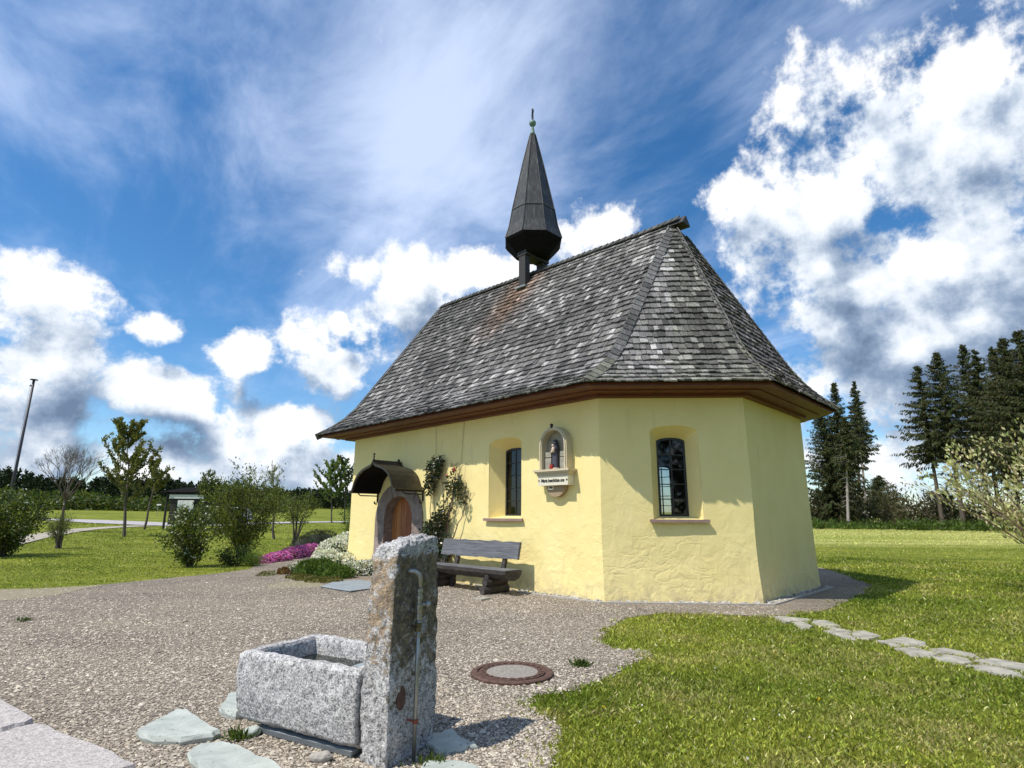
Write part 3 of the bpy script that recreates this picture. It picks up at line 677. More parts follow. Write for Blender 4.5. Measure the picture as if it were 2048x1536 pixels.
def build_walls():
    bm = bmesh.new(); bi = bmesh.new()
    def panel(b, i, off, loops, umin, umax, zmax):
        outer = [(umin, 0), (umax, 0), (umax, zmax), (umin, zmax)]
        polys = [[Vector((u, z, 0)) for u, z in outer]] + [[Vector((u, max(z, 0.003), 0)) for u, z in reversed(lp)] for lp in loops]
        flat = [p for q in polys for p in q]
        tri = tessellate_polygon(polys)
        t = bmesh.new(); vs = [t.verts.new(p) for p in flat]
        for q in tri:
            try: t.faces.new([vs[k] for k in q])
            except ValueError: pass
        step = 0.16
        for ax, mx, mn in ((0, umax, umin), (1, zmax, 0)):
            x = mn+step
            while x < mx-0.02:
                co = (x, 0, 0) if ax == 0 else (0, x, 0); no = (1, 0, 0) if ax == 0 else (0, 1, 0)
                bmesh.ops.bisect_plane(t, geom=t.verts[:]+t.edges[:]+t.faces[:], plane_co=co, plane_no=no); x += step
        t.verts.index_update()
        mp = {v.index: b.verts.new(FP(i, v.co.x, v.co.y, off)) for v in t.verts}
        for f in t.faces:
            try: b.faces.new([mp[v.index] for v in f.verts])
            except ValueError: pass
        t.free()
    def loft(b, i, la, oa, lb, ob, n=4):
        rows = []
        for k in range(n+1):
            w = k/n
            rows.append([b.verts.new(FP(i, ua+(ub-ua)*w, max(za+(zb-za)*w, 0.003), oa+(ob-oa)*w)) for (ua, za), (ub, zb) in zip(la, lb)])
        m = len(la)
        for k in range(n):
            for j in range(m): b.faces.new([rows[k][j], rows[k][(j+1) % m], rows[k+1][(j+1) % m], rows[k+1][j]])
    for i in range(6):
        L = edge_frame(i)[3]; lo = []; li = []
        for (wi, uc, wo, wn) in WINS:
            if wi != i: continue
            ou = arch_loop(uc-wo/2, uc+wo/2, 1.56, 3.33, 0.13); inn = arch_loop(uc-wn/2, uc+wn/2, 1.62, 3.17, 0.08)
            lo.append(ou); li.append(inn)
            loft(bm, i, ou, 0, inn, -DEP); loft(bi, i, inn, -DEP-0.055, inn, -0.46, 1)
        if i == 0:
            dl = door_loop(0.78, 1.5, 0.74); lo.append(dl); loft(bm, i, dl, 0, dl, -0.34)
        panel(bm, i, 0, lo, 0, L, HW)
    inner = offset_ring([-0.46]*6)
    for i in range(6):
        L = edge_frame(i)[3]; li = [arch_loop(uc-wn/2, uc+wn/2, 1.62, 3.17, 0.08) for (wi, uc, wo, wn) in WINS if wi == i]
        panel(bi, i, -0.46, li, 0.19 if i else 0.2, L-0.19, HW+0.6)
    def wob(v):
        x, y, z = v.co
        k = 0.012+0.016*max(0.0, 1-z/2.2)
        a = fbm(x*1.0+z*0.7, y*1.0-z*0.6, 1.1, 3, 3)-0.5; c = fbm(x+z*0.9+9, y-z*0.4+4, 1.2, 3, 8)-0.5
        d = (np.array([x, y]) - np.array(W(5, 3.82)[:2])); d /= np.linalg.norm(d)
        fl = 0.05*max(0.0, 1-z/1.0)**2
        v.co.x += 2*k*a + d[0]*fl; v.co.y += 2*k*c + d[1]*fl
    for v in bm.verts: wob(v)
    bmesh.ops.remove_doubles(bm, verts=bm.verts[:], dist=0.002)
    for b, nm, mt in ((bm, 'wall', M['plaster']), (bi, 'inner_wall', M['inner'])):
        bmesh.ops.recalc_face_normals(b, faces=b.faces[:])
        me = bpy.data.meshes.new(nm)
        for v in b.verts: v.co -= Vector(ORG[chapel])
        b.to_mesh(me); b.free(); link_mesh(nm, me, mt, chapel)
build_walls()
# interior floor and ceiling, seen through the glass
mb = MB(); r = offset_ring([-0.3]*6)
mb.add([(*p, 0.01) for p in r], [tuple(range(6))]); mb.build('floor', M['boulder'], chapel)
mb = MB(); mb.add([(*p, HW+0.55) for p in r], [tuple(range(6))]); mb.build('ceiling', M['inner'], chapel)

# roof ------------------------------------------------------------
EZ = 4.20
E0 = offset_ring([0.80, 0.79, 0.77, 0.79, 0.80, 1.15])
RWp, RAp = W(-0.50, 3.82, 9.90), W(9.80, 3.82, 9.64)
RID = [RWp, RAp, RAp, RAp, RAp, RWp]
LEV = [(0.0, 0.0), (0.10, 0.27), (0.20, 0.62), (0.29, 1.06)]       # fraction of run, rise: the kicked eaves
PATH = []
for k in range(6):
    e = np.array([*E0[k], EZ]); p = []
    for fr, dz in LEV:
        q = e+(RID[k]-e)*fr; q[2] = EZ+dz; p.append(q)
    PATH.append(p+[RID[k].copy()])
seg = [np.linalg.norm((PATH[0][j+1]+PATH[1][j+1])/2 - (PATH[0][j]+PATH[1][j])/2) for j in range(4)]
cum = np.concatenate([[0], np.cumsum(seg)]); ARC = cum[-1]
def on_path(k, a):
    a = min(max(a, 0), ARC); j = min(int(np.searchsorted(cum, a, 'right'))-1, 3); w = (a-cum[j])/seg[j]
    return PATH[k][j]*(1-w)+PATH[k][j+1]*w
mb = MB()
for k in range(6):
    k2 = (k+1) % 6
    for j in range(4):
        a, b, c, d = PATH[k][j], PATH[k2][j], PATH[k2][j+1], PATH[k][j+1]
        if np.linalg.norm(c-d) < 1e-6: mb.add([a, b, c], [(0, 1, 2)])
        else: mb.add([a, b, c, d], [(0, 1, 2, 3)])
roof = mb.build('roof', M['deck'], chapel, fix=True)
TUR_T = 4.50
SH = []      # (8 corners, colour, distance)
EXPO = 0.226
nrow = int(ARC/EXPO)
camp = np.array([0, 0, EYE])
for k in range(6):
    k2 = (k+1) % 6
    for r in range(nrow+1):
        a = r*EXPO - 0.03; at = a+EXPO*1.28
        if a > ARC-0.06: break
        B0, B1 = on_path(k, a), on_path(k2, a); T0, T1 = on_path(k, min(at, ARC)), on_path(k2, min(at, ARC))
        if a < 0:
            dirb = (on_path(k, 0.3)+on_path(k2, 0.3)-on_path(k, 0)-on_path(k2, 0)); dirb /= np.linalg.norm(dirb); B0 = B0+dirb*a; B1 = B1+dirb*a
        Lb = np.linalg.norm(B1-B0)
        if Lb < 0.08: continue
        ex = (B1-B0)/Lb
        up = (T0+T1)/2-(B0+B1)/2; up -= ex*(up@ex); up /= np.linalg.norm(up); nn = np.cross(ex, up); nn /= np.linalg.norm(nn)
        if nn[2] < 0: nn = -nn
        tl0 = (T0-B0)@ex; tl1 = (T1-B0)@ex; lup = ((T0+T1)/2-(B0+B1)/2)@up
        x = -rng.random()*0.1
        while x < Lb:
            w = rng.uniform(0.095, 0.185); x0, x1 = max(x, 0), min(x+w-rng.uniform(0.006, 0.014), Lb); x += w
            if x1-x0 < 0.02: continue
            th = rng.uniform(0.024, 0.042); lift = rng.uniform(0.018, 0.040); db = rng.normal()*0.012; tw = rng.normal()*0.007
            t0, t1 = min(max(x0, tl0), tl1), min(max(x1, tl0), tl1)
            p = [B0+ex*x0+up*(db+tw)+nn*lift, B0+ex*x1+up*(db-tw)+nn*(lift+rng.normal()*0.003), B0+ex*t1+up*lup+nn*0.004, B0+ex*t0+up*lup+nn*0.004]
            q = [p[0]+nn*th, p[1]+nn*th, p[2]+nn*0.010, p[3]+nn*0.010]
            ctr = (p[0]+p[1]+p[2]+p[3])/4
            g = float(np.clip(rng.normal(0.145, 0.045), 0.06, 0.30))
            if rng.random() < 0.13: g = rng.uniform(0.28, 0.42)
            big = fbm(ctr[0]*1.0+ctr[2], ctr[1]-ctr[2]*0.5, 0.55, 3, 21)
            g *= 0.55+0.85*big
            col = np.array([g*1.05, g*0.99, g*0.945])
            fr = (x0+x1)/2/Lb; hgt = a/ARC
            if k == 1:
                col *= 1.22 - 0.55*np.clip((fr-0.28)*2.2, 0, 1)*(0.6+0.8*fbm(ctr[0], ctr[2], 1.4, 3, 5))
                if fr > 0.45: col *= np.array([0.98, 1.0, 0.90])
            if k == 2: col *= np.array([1.02, 0.97, 1.0])
            # lichen close to the lower hips and eaves of the apse
            if k in (0, 1, 2, 3):
                dh = min(abs(fr-1)*Lb if k in (0, 1, 2) else 9, fr*Lb if k in (1, 2, 3) else 9)
                pl = 0.85*math.exp(-dh/0.35)*math.exp(-a/1.1) + (0.65*math.exp(-a/0.16) if (k == 1 or (k == 0 and fr > 0.75)) else 0.0)
                if rng.random() < pl: col = col*0.7+np.array([0.36, 0.355, 0.27])*0.3*rng.uniform(0.7, 1.1)
            if k == 0:   # rusty run-off below the turret
                tt = (ctr[:2]-C0)@E2
                st = math.exp(-((tt-TUR_T+0.15)/0.75)**2)*np.clip((hgt-0.45)/0.3, 0, 1)*(0.4+0.9*fbm(tt*3, hgt*2, 1.0, 3, 2))
                col = col*(1-0.75*st)+np.array([0.30, 0.165, 0.09])*g/0.185*0.75*st
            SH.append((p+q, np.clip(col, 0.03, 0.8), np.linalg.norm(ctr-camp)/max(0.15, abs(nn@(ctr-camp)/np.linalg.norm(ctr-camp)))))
SFACE = [(4, 5, 6, 7), (0, 1, 5, 4), (1, 2, 6, 5), (3, 0, 4, 7), (0, 3, 2, 1)]
order = np.argsort([s[2] for s in SH]); near = set(order[:300].tolist())
rest = MB()
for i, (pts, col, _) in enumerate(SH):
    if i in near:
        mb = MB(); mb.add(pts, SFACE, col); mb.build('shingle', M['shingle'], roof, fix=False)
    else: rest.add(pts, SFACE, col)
# hip and ridge caps join the shingle field
for k, side in ((0, 1), (1, -1), (2, -1), (3, -1), (4, -1), (5, 1)):
    r = 0
    while r*0.19 < ARC-0.15:
        a0, a1 = r*0.19-0.02, r*0.19+0.25
        P0, P1 = on_path(k, a0), on_path(k, a1); ax = P1-P0; ln = np.linalg.norm(ax); ax /= ln
        for sgn in (-1, 1):
            kk = (k-1) % 6 if sgn < 0 else (k+1) % 6
            m0 = on_path(kk, (a0+a1)/2) - on_path(k, (a0+a1)/2)
            if np.linalg.norm(m0) < 0.25: continue
            m0 -= ax*(m0@ax); m0 /= np.linalg.norm(m0); nn = np.cross(ax, m0); nn *= np.sign(nn[2])
            wd = 0.155 if sgn*side < 0 else 0.12
            if wd < 0.15 and k in (1, 2, 3): wd = 0.05
            hz = 0.085 if wd > 0.15 else 0.045; ov = 0.055 if wd > 0.15 else 0.0
            p = [P0+nn*hz-m0*ov, P0+m0*wd+nn*0.050, P1+m0*wd+nn*0.026, P1+nn*(hz-0.025)-m0*ov]
            q = [v+nn*0.028 for v in p]
            g = rng.uniform(0.09, 0.20); c = np.array([g*1.02, g, g*0.95])
            if a0 < 1.6 and rng.random() < 0.6: c = np.array([0.26, 0.255, 0.20])*rng.uniform(0.5, 1.0)
            rest.add(p+q, SFACE, c)
        r += 1
RL = np.linalg.norm(RAp-RWp); ex = (RAp-RWp)/RL
x = -0.05
while x < RL+0.12:
    bl = 0.30; lift = 0.05+0.05*max(0, (x-RL+0.9)/1.3)
    for sgn in (-1, 1):
        m0 = np.array([*(N2*sgn), -1.15]); m0 /= np.linalg.norm(m0); nn = np.cross(ex, m0); nn *= np.sign(nn[2])
        A, B = RWp+ex*x+nn*lift, RWp+ex*(x+bl)+nn*(lift+0.035)
        p = [A+m0*0.20, B+m0*0.20, B-m0*0.02, A-m0*0.02]; q = [v+nn*0.025 for v in p]
        g = rng.uniform(0.07, 0.15); rest.add(p+q, SFACE, (g, g*0.98, g*0.9))
    x += 0.22
o = rest.build('shingle_field', M['shingle'], roof, fix=False); o['kind'] = 'stuff'
# little gable board closing the ridge end over the apse
mb = MB(); tip = RAp+ex*0.42+np.array([0, 0, 0.09])
mb.prism([tip+np.array([*(N2*-0.22), -0.27]), tip+np.array([*(N2*0.22), -0.27]), tip+np.array([0, 0, 0.0])], -ex*0.40)
mb.build('ridge_end_board', M['timber_dark'], roof)
# stepped cornice boards under the eaves
for (o1, o2, z1, z2) in ((-0.02, 0.13, 4.035, 4.115), (0.10, 0.40, 4.100, 4.165), (0.37, 0.70, 4.135, 4.225)):
    ri = offset_ring([o1]*5+[o1]); ro = offset_ring([o2]*5+[o2+0.30]); mb = MB()
    V = []
    for a, b in zip(ri, ro): V += [(*a, z1), (*b, z1+0.012), (*b, z2), (*a, z2-0.004)]
    F = []
    for k in range(6):
        a, b = k*4, ((k+1) % 6)*4; F += [(a+j, a+(j+1) % 4, b+(j+1) % 4, b+j) for j in range(4)]
    mb.add(V, F); mb.build('cornice_board', M['cornice'], roof)

# bell turret
tc_ = W(TUR_T, 3.82)
rot0 = math.radians(22.5)+math.atan2(N2[1], N2[0])
mb = MB()
mb.lathe((tc_[0], tc_[1], 0), [(0.98, 10.90), (1.05, 10.93), (0.90, 11.42), (0.795, 12.05), (0.60, 12.98), (0.40, 13.95), (0.22, 14.75), (0.10, 15.28)], 8, rot0=rot0)
tur = mb.build('bell_turret', M['copper'], chapel)
mb = MB(); mb.lathe((tc_[0], tc_[1], 0), [(0.50, 10.36), (0.62, 10.40), (1.00, 10.84), (1.045, 10.925)], 8, rot0=rot0); mb.build('drum', M['shade_black'], tur)  # underside coloured black to paint in the shade below the spire
for k in range(8):     # standing seams on the arrises and the lower joint
    a = rot0+2*PI*k/8; mb = MB()
    mb.tube([(tc_[0]+r*math.cos(a), tc_[1]+r*math.sin(a), z) for r, z in ((1.058, 10.93), (0.908, 11.42), (0.803, 12.05), (0.61, 12.98), (0.41, 13.95), (0.23, 14.75), (0.11, 15.27))], 0.016, 5)
    mb.build('seam', M['copper'], tur)
mb = MB(); mb.lathe((tc_[0], tc_[1], 0), [(0.812, 12.03), (0.820, 12.035), (0.808, 12.075), (0.79, 12.08)], 8, rot0=rot0); mb.build('seam', M['copper'], tur)
RM = Matrix(((E2[0], N2[0], 0), (E2[1], N2[1], 0), (0, 0, 1)))
for sgn in (-1, 1):
    c = tc_[:2]+N2*0.45*sgn; mb = MB(); mb.box((*c, 9.72), (0.30, 0.24, 1.50), RM, bev=0.01); mb.build('post', M['timber_dark'], tur)
    mb = MB(); mb.box((*(c+N2*0.03*sgn), 9.10), (0.46, 0.40, 0.05), RM); mb.build('lead_flashing', M['slate_blue'], tur)
mb = MB(); mb.box((*tc_[:2], 10.40), (0.42, 1.18, 0.26), RM); mb.build('head_beam', M['timber_dark'], tur)
mb = MB(); mb.lathe((tc_[0], tc_[1], 0), [(0.115, 15.26), (0.085, 15.35), (0.045, 15.60), (0.05, 15.66)], 12)
mb.sphere((tc_[0], tc_[1], 15.77), 0.13, 16, 10); mb.build('finial_ball', M['verdigris'], tur, smooth=True)
mb = MB(); mb.box((*tc_[:2], 16.13), (0.05, 0.05, 0.52), RM); mb.box((*tc_[:2], 16.20), (0.05, 0.30, 0.05), RM @ Matrix.Rotation(0.9, 3, 'Z')); mb.build('cross', M['iron'], tur)

# windows
def window(i, uc, wo, wn, cols, rows):
    lp = arch_loop(uc-wn/2, uc+wn/2, 1.62, 3.17, 0.08, 8); cu = uc
    sc = lambda f, g: [(cu+(u-cu)*f, 2.4+(z-2.4)*g) for u, z in lp]
    a, b = lp, sc((wn-0.09)/wn, 0.945); mb = MB(); n = len(lp)
    V = [FP(i, u, z, -DEP+0.005) for u, z in a]+[FP(i, u, z, -DEP+0.005) for u, z in b]+[FP(i, u, z, -DEP-0.05) for u, z in a]+[FP(i, u, z, -DEP-0.05) for u, z in b]
    F = []
    for k in range(n):
        k2 = (k+1) % n; F += [(k, k2, n+k2, n+k), (2*n+k, 3*n+k, 3*n+k2, 2*n+k2), (n+k, n+k2, 3*n+k2, 3*n+k), (k, 2*n+k, 2*n+k2, k2)]
    mb.add(V, F); fr = mb.build('window', M['frame'], chapel)
    h = wn/2-0.045; z0, z1 = 1.665, 3.19
    for c in range(1, cols):
        u = uc-h+2*h*c/cols; mb = MB(); mb.prism([FP(i, u-0.014, z0, -DEP-0.006), FP(i, u+0.014, z0, -DEP-0.006), FP(i, u+0.014, z1, -DEP-0.006), FP(i, u-0.014, z1, -DEP-0.006)], FP(i, u, 0, -0.03)-FP(i, u, 0, 0)); mb.build('mullion', M['frame'], fr)
    for r in range(1, rows):
        z = z0+(z1-z0)*r/rows; mb = MB(); mb.prism([FP(i, uc-h, z-0.010, -DEP-0.009), FP(i, uc+h, z-0.010, -DEP-0.009), FP(i, uc+h, z+0.010, -DEP-0.009), FP(i, uc-h, z+0.010, -DEP-0.009)], FP(i, uc, 0, -0.024)-FP(i, uc, 0, 0)); mb.build('glazing_bar', M['frame'], fr)
    for c in range(cols):
        for r in range(rows):
            u0, u1 = uc-h+2*h*c/cols, uc-h+2*h*(c+1)/cols; a0, a1 = z0+(z1-z0)*r/rows, z0+(z1-z0)*(r+1)/rows
            t = rng.normal()*0.004; mb = MB()
            mb.add([FP(i, u0, a0, -DEP-0.020), FP(i, u1, a0, -DEP-0.020+t*0.4), FP(i, u1, a1, -DEP-0.020+t), FP(i, u0, a1, -DEP-0.020+t*0.6)], [(0, 1, 2, 3)]); mb.build('pane', M['glass'], fr)
    mb = MB(); p = []
    hw = wo/2+0.10
    for u, o_ in ((uc-hw, -0.20), (uc+hw, -0.20), (uc+hw, 0.09), (uc-hw, 0.09)):
        uu = u if o_ > 0 else uc+(u-uc)*0.80
        p.append(FP(i, uu, 1.50, o_))
    q = [v+np.array([0, 0, 0.062]) for v in p]
    mb.add(p+q, [(0, 1, 2, 3), (4, 5, 6, 7), (0, 1, 5, 4), (1, 2, 6, 5), (2, 3, 7, 6), (3, 0, 4, 7)])
    so = mb.build('sill', M['sill'], fr)
for (i, uc, wo, wn) in WINS: window(i, uc, wo, wn, 2, 5 if i in (1, 3) else 5)

# door: planks, stone surround, sheet canopy
mb = MB(); dl = door_loop(0.76, 1.5, 0.72)
mb.prism([FP(0, u, max(z, 0.02), -0.30) for u, z in dl], FP(0, 0, 0, -0.05)-FP(0, 0, 0, 0)); door = mb.build('door', M['timber_dark'], chapel)
PW = [0.26, 0.22, 0.27, 0.23, 0.26, 0.24]; x = DOOR_C-0.74
pc = [(0.40, 0.155, 0.045), (0.47, 0.19, 0.055), (0.34, 0.115, 0.034), (0.28, 0.082, 0.024), (0.25, 0.068, 0.02), (0.23, 0.062, 0.018)]
for w_, c_ in zip(PW, pc):
    u0, u1 = x+0.006, x+w_-0.006; x += w_
    def top(u):
        k = min(1.0, abs(u-DOOR_C)/0.75); return 1.5+0.71*math.sqrt(max(0, 1-k*k))
    lp = [(u0, 0.05), (u1, 0.05)]+[(u1+(u0-u1)*k/4, top(u1+(u0-u1)*k/4)) for k in range(5)]
    mb = MB(); mb.prism([FP(0, u, z, -0.255) for u, z in lp], FP(0, 0, 0, -0.045)-FP(0, 0, 0, 0), c_); mb.build('plank', M['door'], door)
mb = MB(); mb.lathe(FP(0, DOOR_C+0.58, 1.02, -0.255), [(0.035, 0), (0.035, 0.012), (0.012, 0.02), (0.012, 0.06)], 10, axis=(*edge_frame(0)[2], 0)); mb.tube([FP(0, DOOR_C+0.58, 1.02, -0.20), FP(0, DOOR_C+0.46, 1.02, -0.20)], 0.011, 8); mb.build('handle', M['iron'], door)
def arch_pt(h, zs, rise, f):
    """f 0..1 from the left foot over the crown to the right foot"""
    jl, al = zs, PI/2*(h+rise)*0.98; tot = 2*jl+al; d = f*tot
    if d < jl: return (DOOR_C-h, d)
    if d > tot-jl: return (DOOR_C+h, tot-d)
    th = PI-(d-jl)/al*PI; return (DOOR_C+h*math.cos(th), zs+rise*math.sin(th))
cuts = [0.0, 0.075, 0.165, 0.245, 0.36, 0.44, 0.56, 0.64, 0.755, 0.835, 0.925, 1.0]
sur = None
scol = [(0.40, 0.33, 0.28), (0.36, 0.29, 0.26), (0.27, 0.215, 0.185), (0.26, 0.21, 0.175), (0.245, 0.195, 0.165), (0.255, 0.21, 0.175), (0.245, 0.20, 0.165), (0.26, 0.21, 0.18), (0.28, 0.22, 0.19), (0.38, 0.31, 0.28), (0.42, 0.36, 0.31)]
mb = MB()
NB = 40
ra = [arch_pt(0.785, 1.5, 0.745, k/NB) for k in range(NB+1)]; rb = [arch_pt(1.16, 1.5, 1.03, k/NB) for k in range(NB+1)]
V = [FP(0, u, z, 0.012) for u, z in ra]+[FP(0, u, z, 0.012) for u, z in rb]+[FP(0, u, z, -0.10) for u, z in ra]+[FP(0, u, z, -0.10) for u, z in rb]; n = NB+1
mb.add(V, [(k, k+1, n+k+1, n+k) for k in range(NB)]+[(n+k, n+k+1, 3*n+k+1, 3*n+k) for k in range(NB)], (0.30, 0.26, 0.22))
sur = mb.build('door_surround', M['sandstone'], chapel)
for j in range(11):
    f0, f1 = cuts[j]+0.0014, cuts[j+1]-0.0014; m = 7; pr = 0.035+0.015*rng.random()
    ho = 1.18+(0.10 if j in (0, 10) else 0.0)+0.03*rng.normal()*0.5
    A = [arch_pt(0.70, 1.5, 0.67, f0+(f1-f0)*k/m) for k in range(m+1)]; B = [arch_pt(ho, 1.5, 1.05, f0+(f1-f0)*k/m) for k in range(m+1)]
    mb = MB(); n = m+1
    V = [FP(0, u, z, pr) for u, z in A]+[FP(0, u, z, pr) for u, z in B]+[FP(0, u, z, -0.25) for u, z in A]+[FP(0, u, z, -0.02) for u, z in B]
    F = []
    for k in range(m): F += [(k, k+1, n+k+1, n+k), (n+k, n+k+1, 3*n+k+1, 3*n+k), (k, 2*n+k, 2*n+k+1, k+1)]
    F += [(0, n, 3*n, 2*n), (m, 2*n+m, 3*n+m, n+m)]
    mb.add(V, F, scol[j]); mb.build('surround_stone', M['sandstone'], sur)
mb = MB(); mb.prism([FP(0, DOOR_C-0.20, 2.27, 0.045), FP(0, DOOR_C+0.20, 2.27, 0.045), FP(0, DOOR_C+0.18, 2.46, 0.045), FP(0, DOOR_C-0.18, 2.46, 0.045)], FP(0, 0, 0, 0.02)-FP(0, 0, 0, 0), (0.20, 0.17, 0.15)); mb.build('keystone_tablet', M['sandstone'], sur)
# canopy
CP = [(-1.20, 2.30), (-1.08, 2.31), (-1.03, 2.41), (-0.96, 2.55), (-0.86, 2.69), (-0.71, 2.81), (-0.52, 2.90), (-0.30, 2.955), (-0.13, 2.995), (-0.045, 3.05), (0, 3.13)]
CP = CP+[(-x_, z_) for x_, z_ in CP[-2::-1]]
CO = 0.95; mb = MB(); V = []; n = len(CP)
for off in (0.0, CO*0.5, CO):
    V += [FP(0, DOOR_C+x_, z_+0.012, off) for x_, z_ in CP]
for off in (0.0, CO*0.5, CO):
    V += [FP(0, DOOR_C+x_*0.985, z_-0.012, off) for x_, z_ in CP]
F = []
for r in range(2):
    F += [(r*n+k, r*n+k+1, (r+1)*n+k+1, (r+1)*n+k) for k in range(n-1)]+[(3*n+r*n+k, 3*n+(r+1)*n+k, 3*n+(r+1)*n+k+1, 3*n+r*n+k+1) for k in range(n-1)]
F += [(2*n+k, 2*n+k+1, 5*n+k+1, 5*n+k) for k in range(n-1)]
for r in range(2): F += [(r*n, (r+1)*n, 3*n+(r+1)*n, 3*n+r*n), (r*n+n-1, 3*n+r*n+n-1, 3*n+(r+1)*n+n-1, (r+1)*n+n-1)]
mb.add(V, F); can = mb.build('door_canopy', M['canopy'], chapel)
mb = MB(); V = [FP(0, DOOR_C+x_*0.965, z_-0.03, o_) for o_ in (0.01, CO-0.03) for x_, z_ in CP]; mb.add(V, [(k, k+1, n+k+1, n+k) for k in range(n-1)]); mb.build('soffit_shade', M['shade_black'], can, fix=False)  # added black sheet, paints the deep shade inside the canopy
mb = MB()
for k in range(n-1):
    (x0, z0), (x1, z1) = CP[k], CP[k+1]
    mb.prism([FP(0, DOOR_C+x0, z0+0.022, CO-0.03), FP(0, DOOR_C+x1, z1+0.022, CO-0.03), FP(0, DOOR_C+x1*0.97, z1-0.035, CO-0.03), FP(0, DOOR_C+x0*0.97, z0-0.035, CO-0.03)], FP(0, 0, 0, 0.05)-FP(0, 0, 0, 0))
mb.build('front_rim', M['canopy'], can)
mb = MB(); mb.prism([FP(0, DOOR_C-0.10, 3.02, 0.06), FP(0, DOOR_C+0.10, 3.02, 0.06), FP(0, DOOR_C+0.03, 3.15, 0.06), FP(0, DOOR_C-0.03, 3.15, 0.06)], FP(0, 0, 0, CO-0.12)-FP(0, 0, 0, 0)); mb.build('crest', M['iron'], can)
for off in (0.10, CO-0.02):
    mb = MB(); mb.lathe(FP(0, DOOR_C, 3.10, off), [(0.03, 0), (0.022, 0.08), (0.015, 0.12), (0.03, 0.15), (0.012, 0.17)] if off > 0.5 else [(0.04, 0), (0.035, 0.10), (0.02, 0.12)], 10)
    if off > 0.5: mb.sphere(FP(0, DOOR_C, 3.31, off), 0.034, 10, 8)
    mb.build('finial', M['iron'], can, smooth=True)
for sgn in (-1, 1):
    u = DOOR_C+1.14*sgn; mb = MB()
    mb.tube([FP(0, u, 2.27, 0.0), FP(0, u, 2.27, CO-0.02)], 0.022, 6); mb.tube([FP(0, u, 2.19, 0.04), FP(0, u, 2.19, 0.62), FP(0, u, 2.26, 0.70)], 0.018, 6)
    mb.tube([FP(0, u, 2.30, 0.03), FP(0, u, 2.02, 0.03), FP(0, u, 1.95, 0.06), FP(0, u, 1.97, 0.12), FP(0, u, 2.03, 0.12)], 0.026, 6); mb.build('bracket', M['iron'], can)

# shrine niche on the wall
NC, NH, ND = 8.74, 0.39, 0.21
def nloop(h, z0, zs, n=14): return [(NC-h, z0), (NC+h, z0), (NC+h, zs)]+[(NC+h*math.cos(PI*k/n), zs+h*math.sin(PI*k/n)) for k in range(1, n)]+[(NC-h, zs)]
def tubeloop(mb, la, lb, o1, o2):
    n = len(la); V = [FP(0, u, z, o1) for u, z in la]+[FP(0, u, z, o1) for u, z in lb]+[FP(0, u, z, o2) for u, z in la]+[FP(0, u, z, o2) for u, z in lb]; F = []
    for k in range(n):
        k2 = (k+1) % n; F += [(k, k2, n+k2, n+k), (2*n+k, 3*n+k, 3*n+k2, 2*n+k2), (k, 2*n+k, 2*n+k2, k2), (n+k, n+k2, 3*n+k2, 3*n+k)]
    mb.add(V, F)
mb = MB(); tubeloop(mb, nloop(NH, 2.58, 3.14), nloop(NH-0.075, 2.60, 3.14), 0.0, ND); nic = mb.build('shrine_niche', M['cream_stone'], chapel)
mb = MB(); tubeloop(mb, nloop(NH-0.028, 2.585, 3.14), nloop(NH-0.055, 2.59, 3.14), ND-0.02, ND+0.022); mb.build('moulding', M['cream_stone'], nic)
mb = MB(); lp = nloop(NH-0.07, 2.59, 3.14); mb.add([FP(0, u, z, 0.035) for u, z in lp], [tuple(range(len(lp)))], (0.34, 0.32, 0.24)); mb.build('niche_back', M['sandstone'], nic, fix=False)
def bx(mb, u0, u1, z0, z1, o0, o1):
    p = [FP(0, u, z0, o_) for u, o_ in ((u0, o0), (u1, o0), (u1, o1), (u0, o1))]; q = [v+np.array([0, 0, z1-z0]) for v in p]
    mb.add(p+q, [(0, 1, 2, 3), (4, 5, 6, 7), (0, 1, 5, 4), (1, 2, 6, 5), (2, 3, 7, 6), (3, 0, 4, 7)])
mb = MB(); bx(mb, NC-0.50, NC+0.50, 2.555, 2.60, 0.0, 0.30); bx(mb, NC-0.47, NC+0.47, 2.52, 2.556, 0.0, 0.275); bx(mb, NC-0.44, NC+0.44, 2.47, 2.521, 0.0, 0.24); mb.build('ledge', M['cream_stone'], nic)
mb = MB(); bx(mb, NC-0.42, NC+0.42, 2.26, 2.468, 0.0, 0.22); mb.build('inscription_panel', M['cream_light'], nic)
mb = MB(); hd = [(NC+0.26*math.cos(PI+PI*k/12), 2.26+0.24*math.sin(PI+PI*k/12)) for k in range(13)]
mb.prism([FP(0, u, z, 0.0) for u, z in hd], FP(0, 0, 0, 0.13)-FP(0, 0, 0, 0)); mb.build('corbel', M['tan_paint'], nic)
mb = MB(); bx(mb, NC-0.17, NC-0.03, 2.175, 2.255, 0.0, 0.17); mb.build('date_tablet', M['cream_light'], nic)
mb = MB(); mb.sphere(FP(0, NC-0.02, 3.565, ND), 0.038, 10, 8); mb.lathe(FP(0, NC-0.02, 3.50, ND), [(0.04, 0), (0.02, 0.03), (0.02, 0.05)], 8); mb.build('finial_ball', M['iron'], nic, smooth=True)
for sg in (-1, 1):     # low rubble piers painted beside the figure
    mb = MB(); bx(mb, NC+sg*0.21-0.085, NC+sg*0.21+0.085, 2.60, 2.86, 0.04, 0.12); bx(mb, NC+sg*0.21-0.08, NC+sg*0.21+0.08, 2.88, 2.99, 0.04, 0.115); mb.build('rubble_pier', M['flag'], nic)
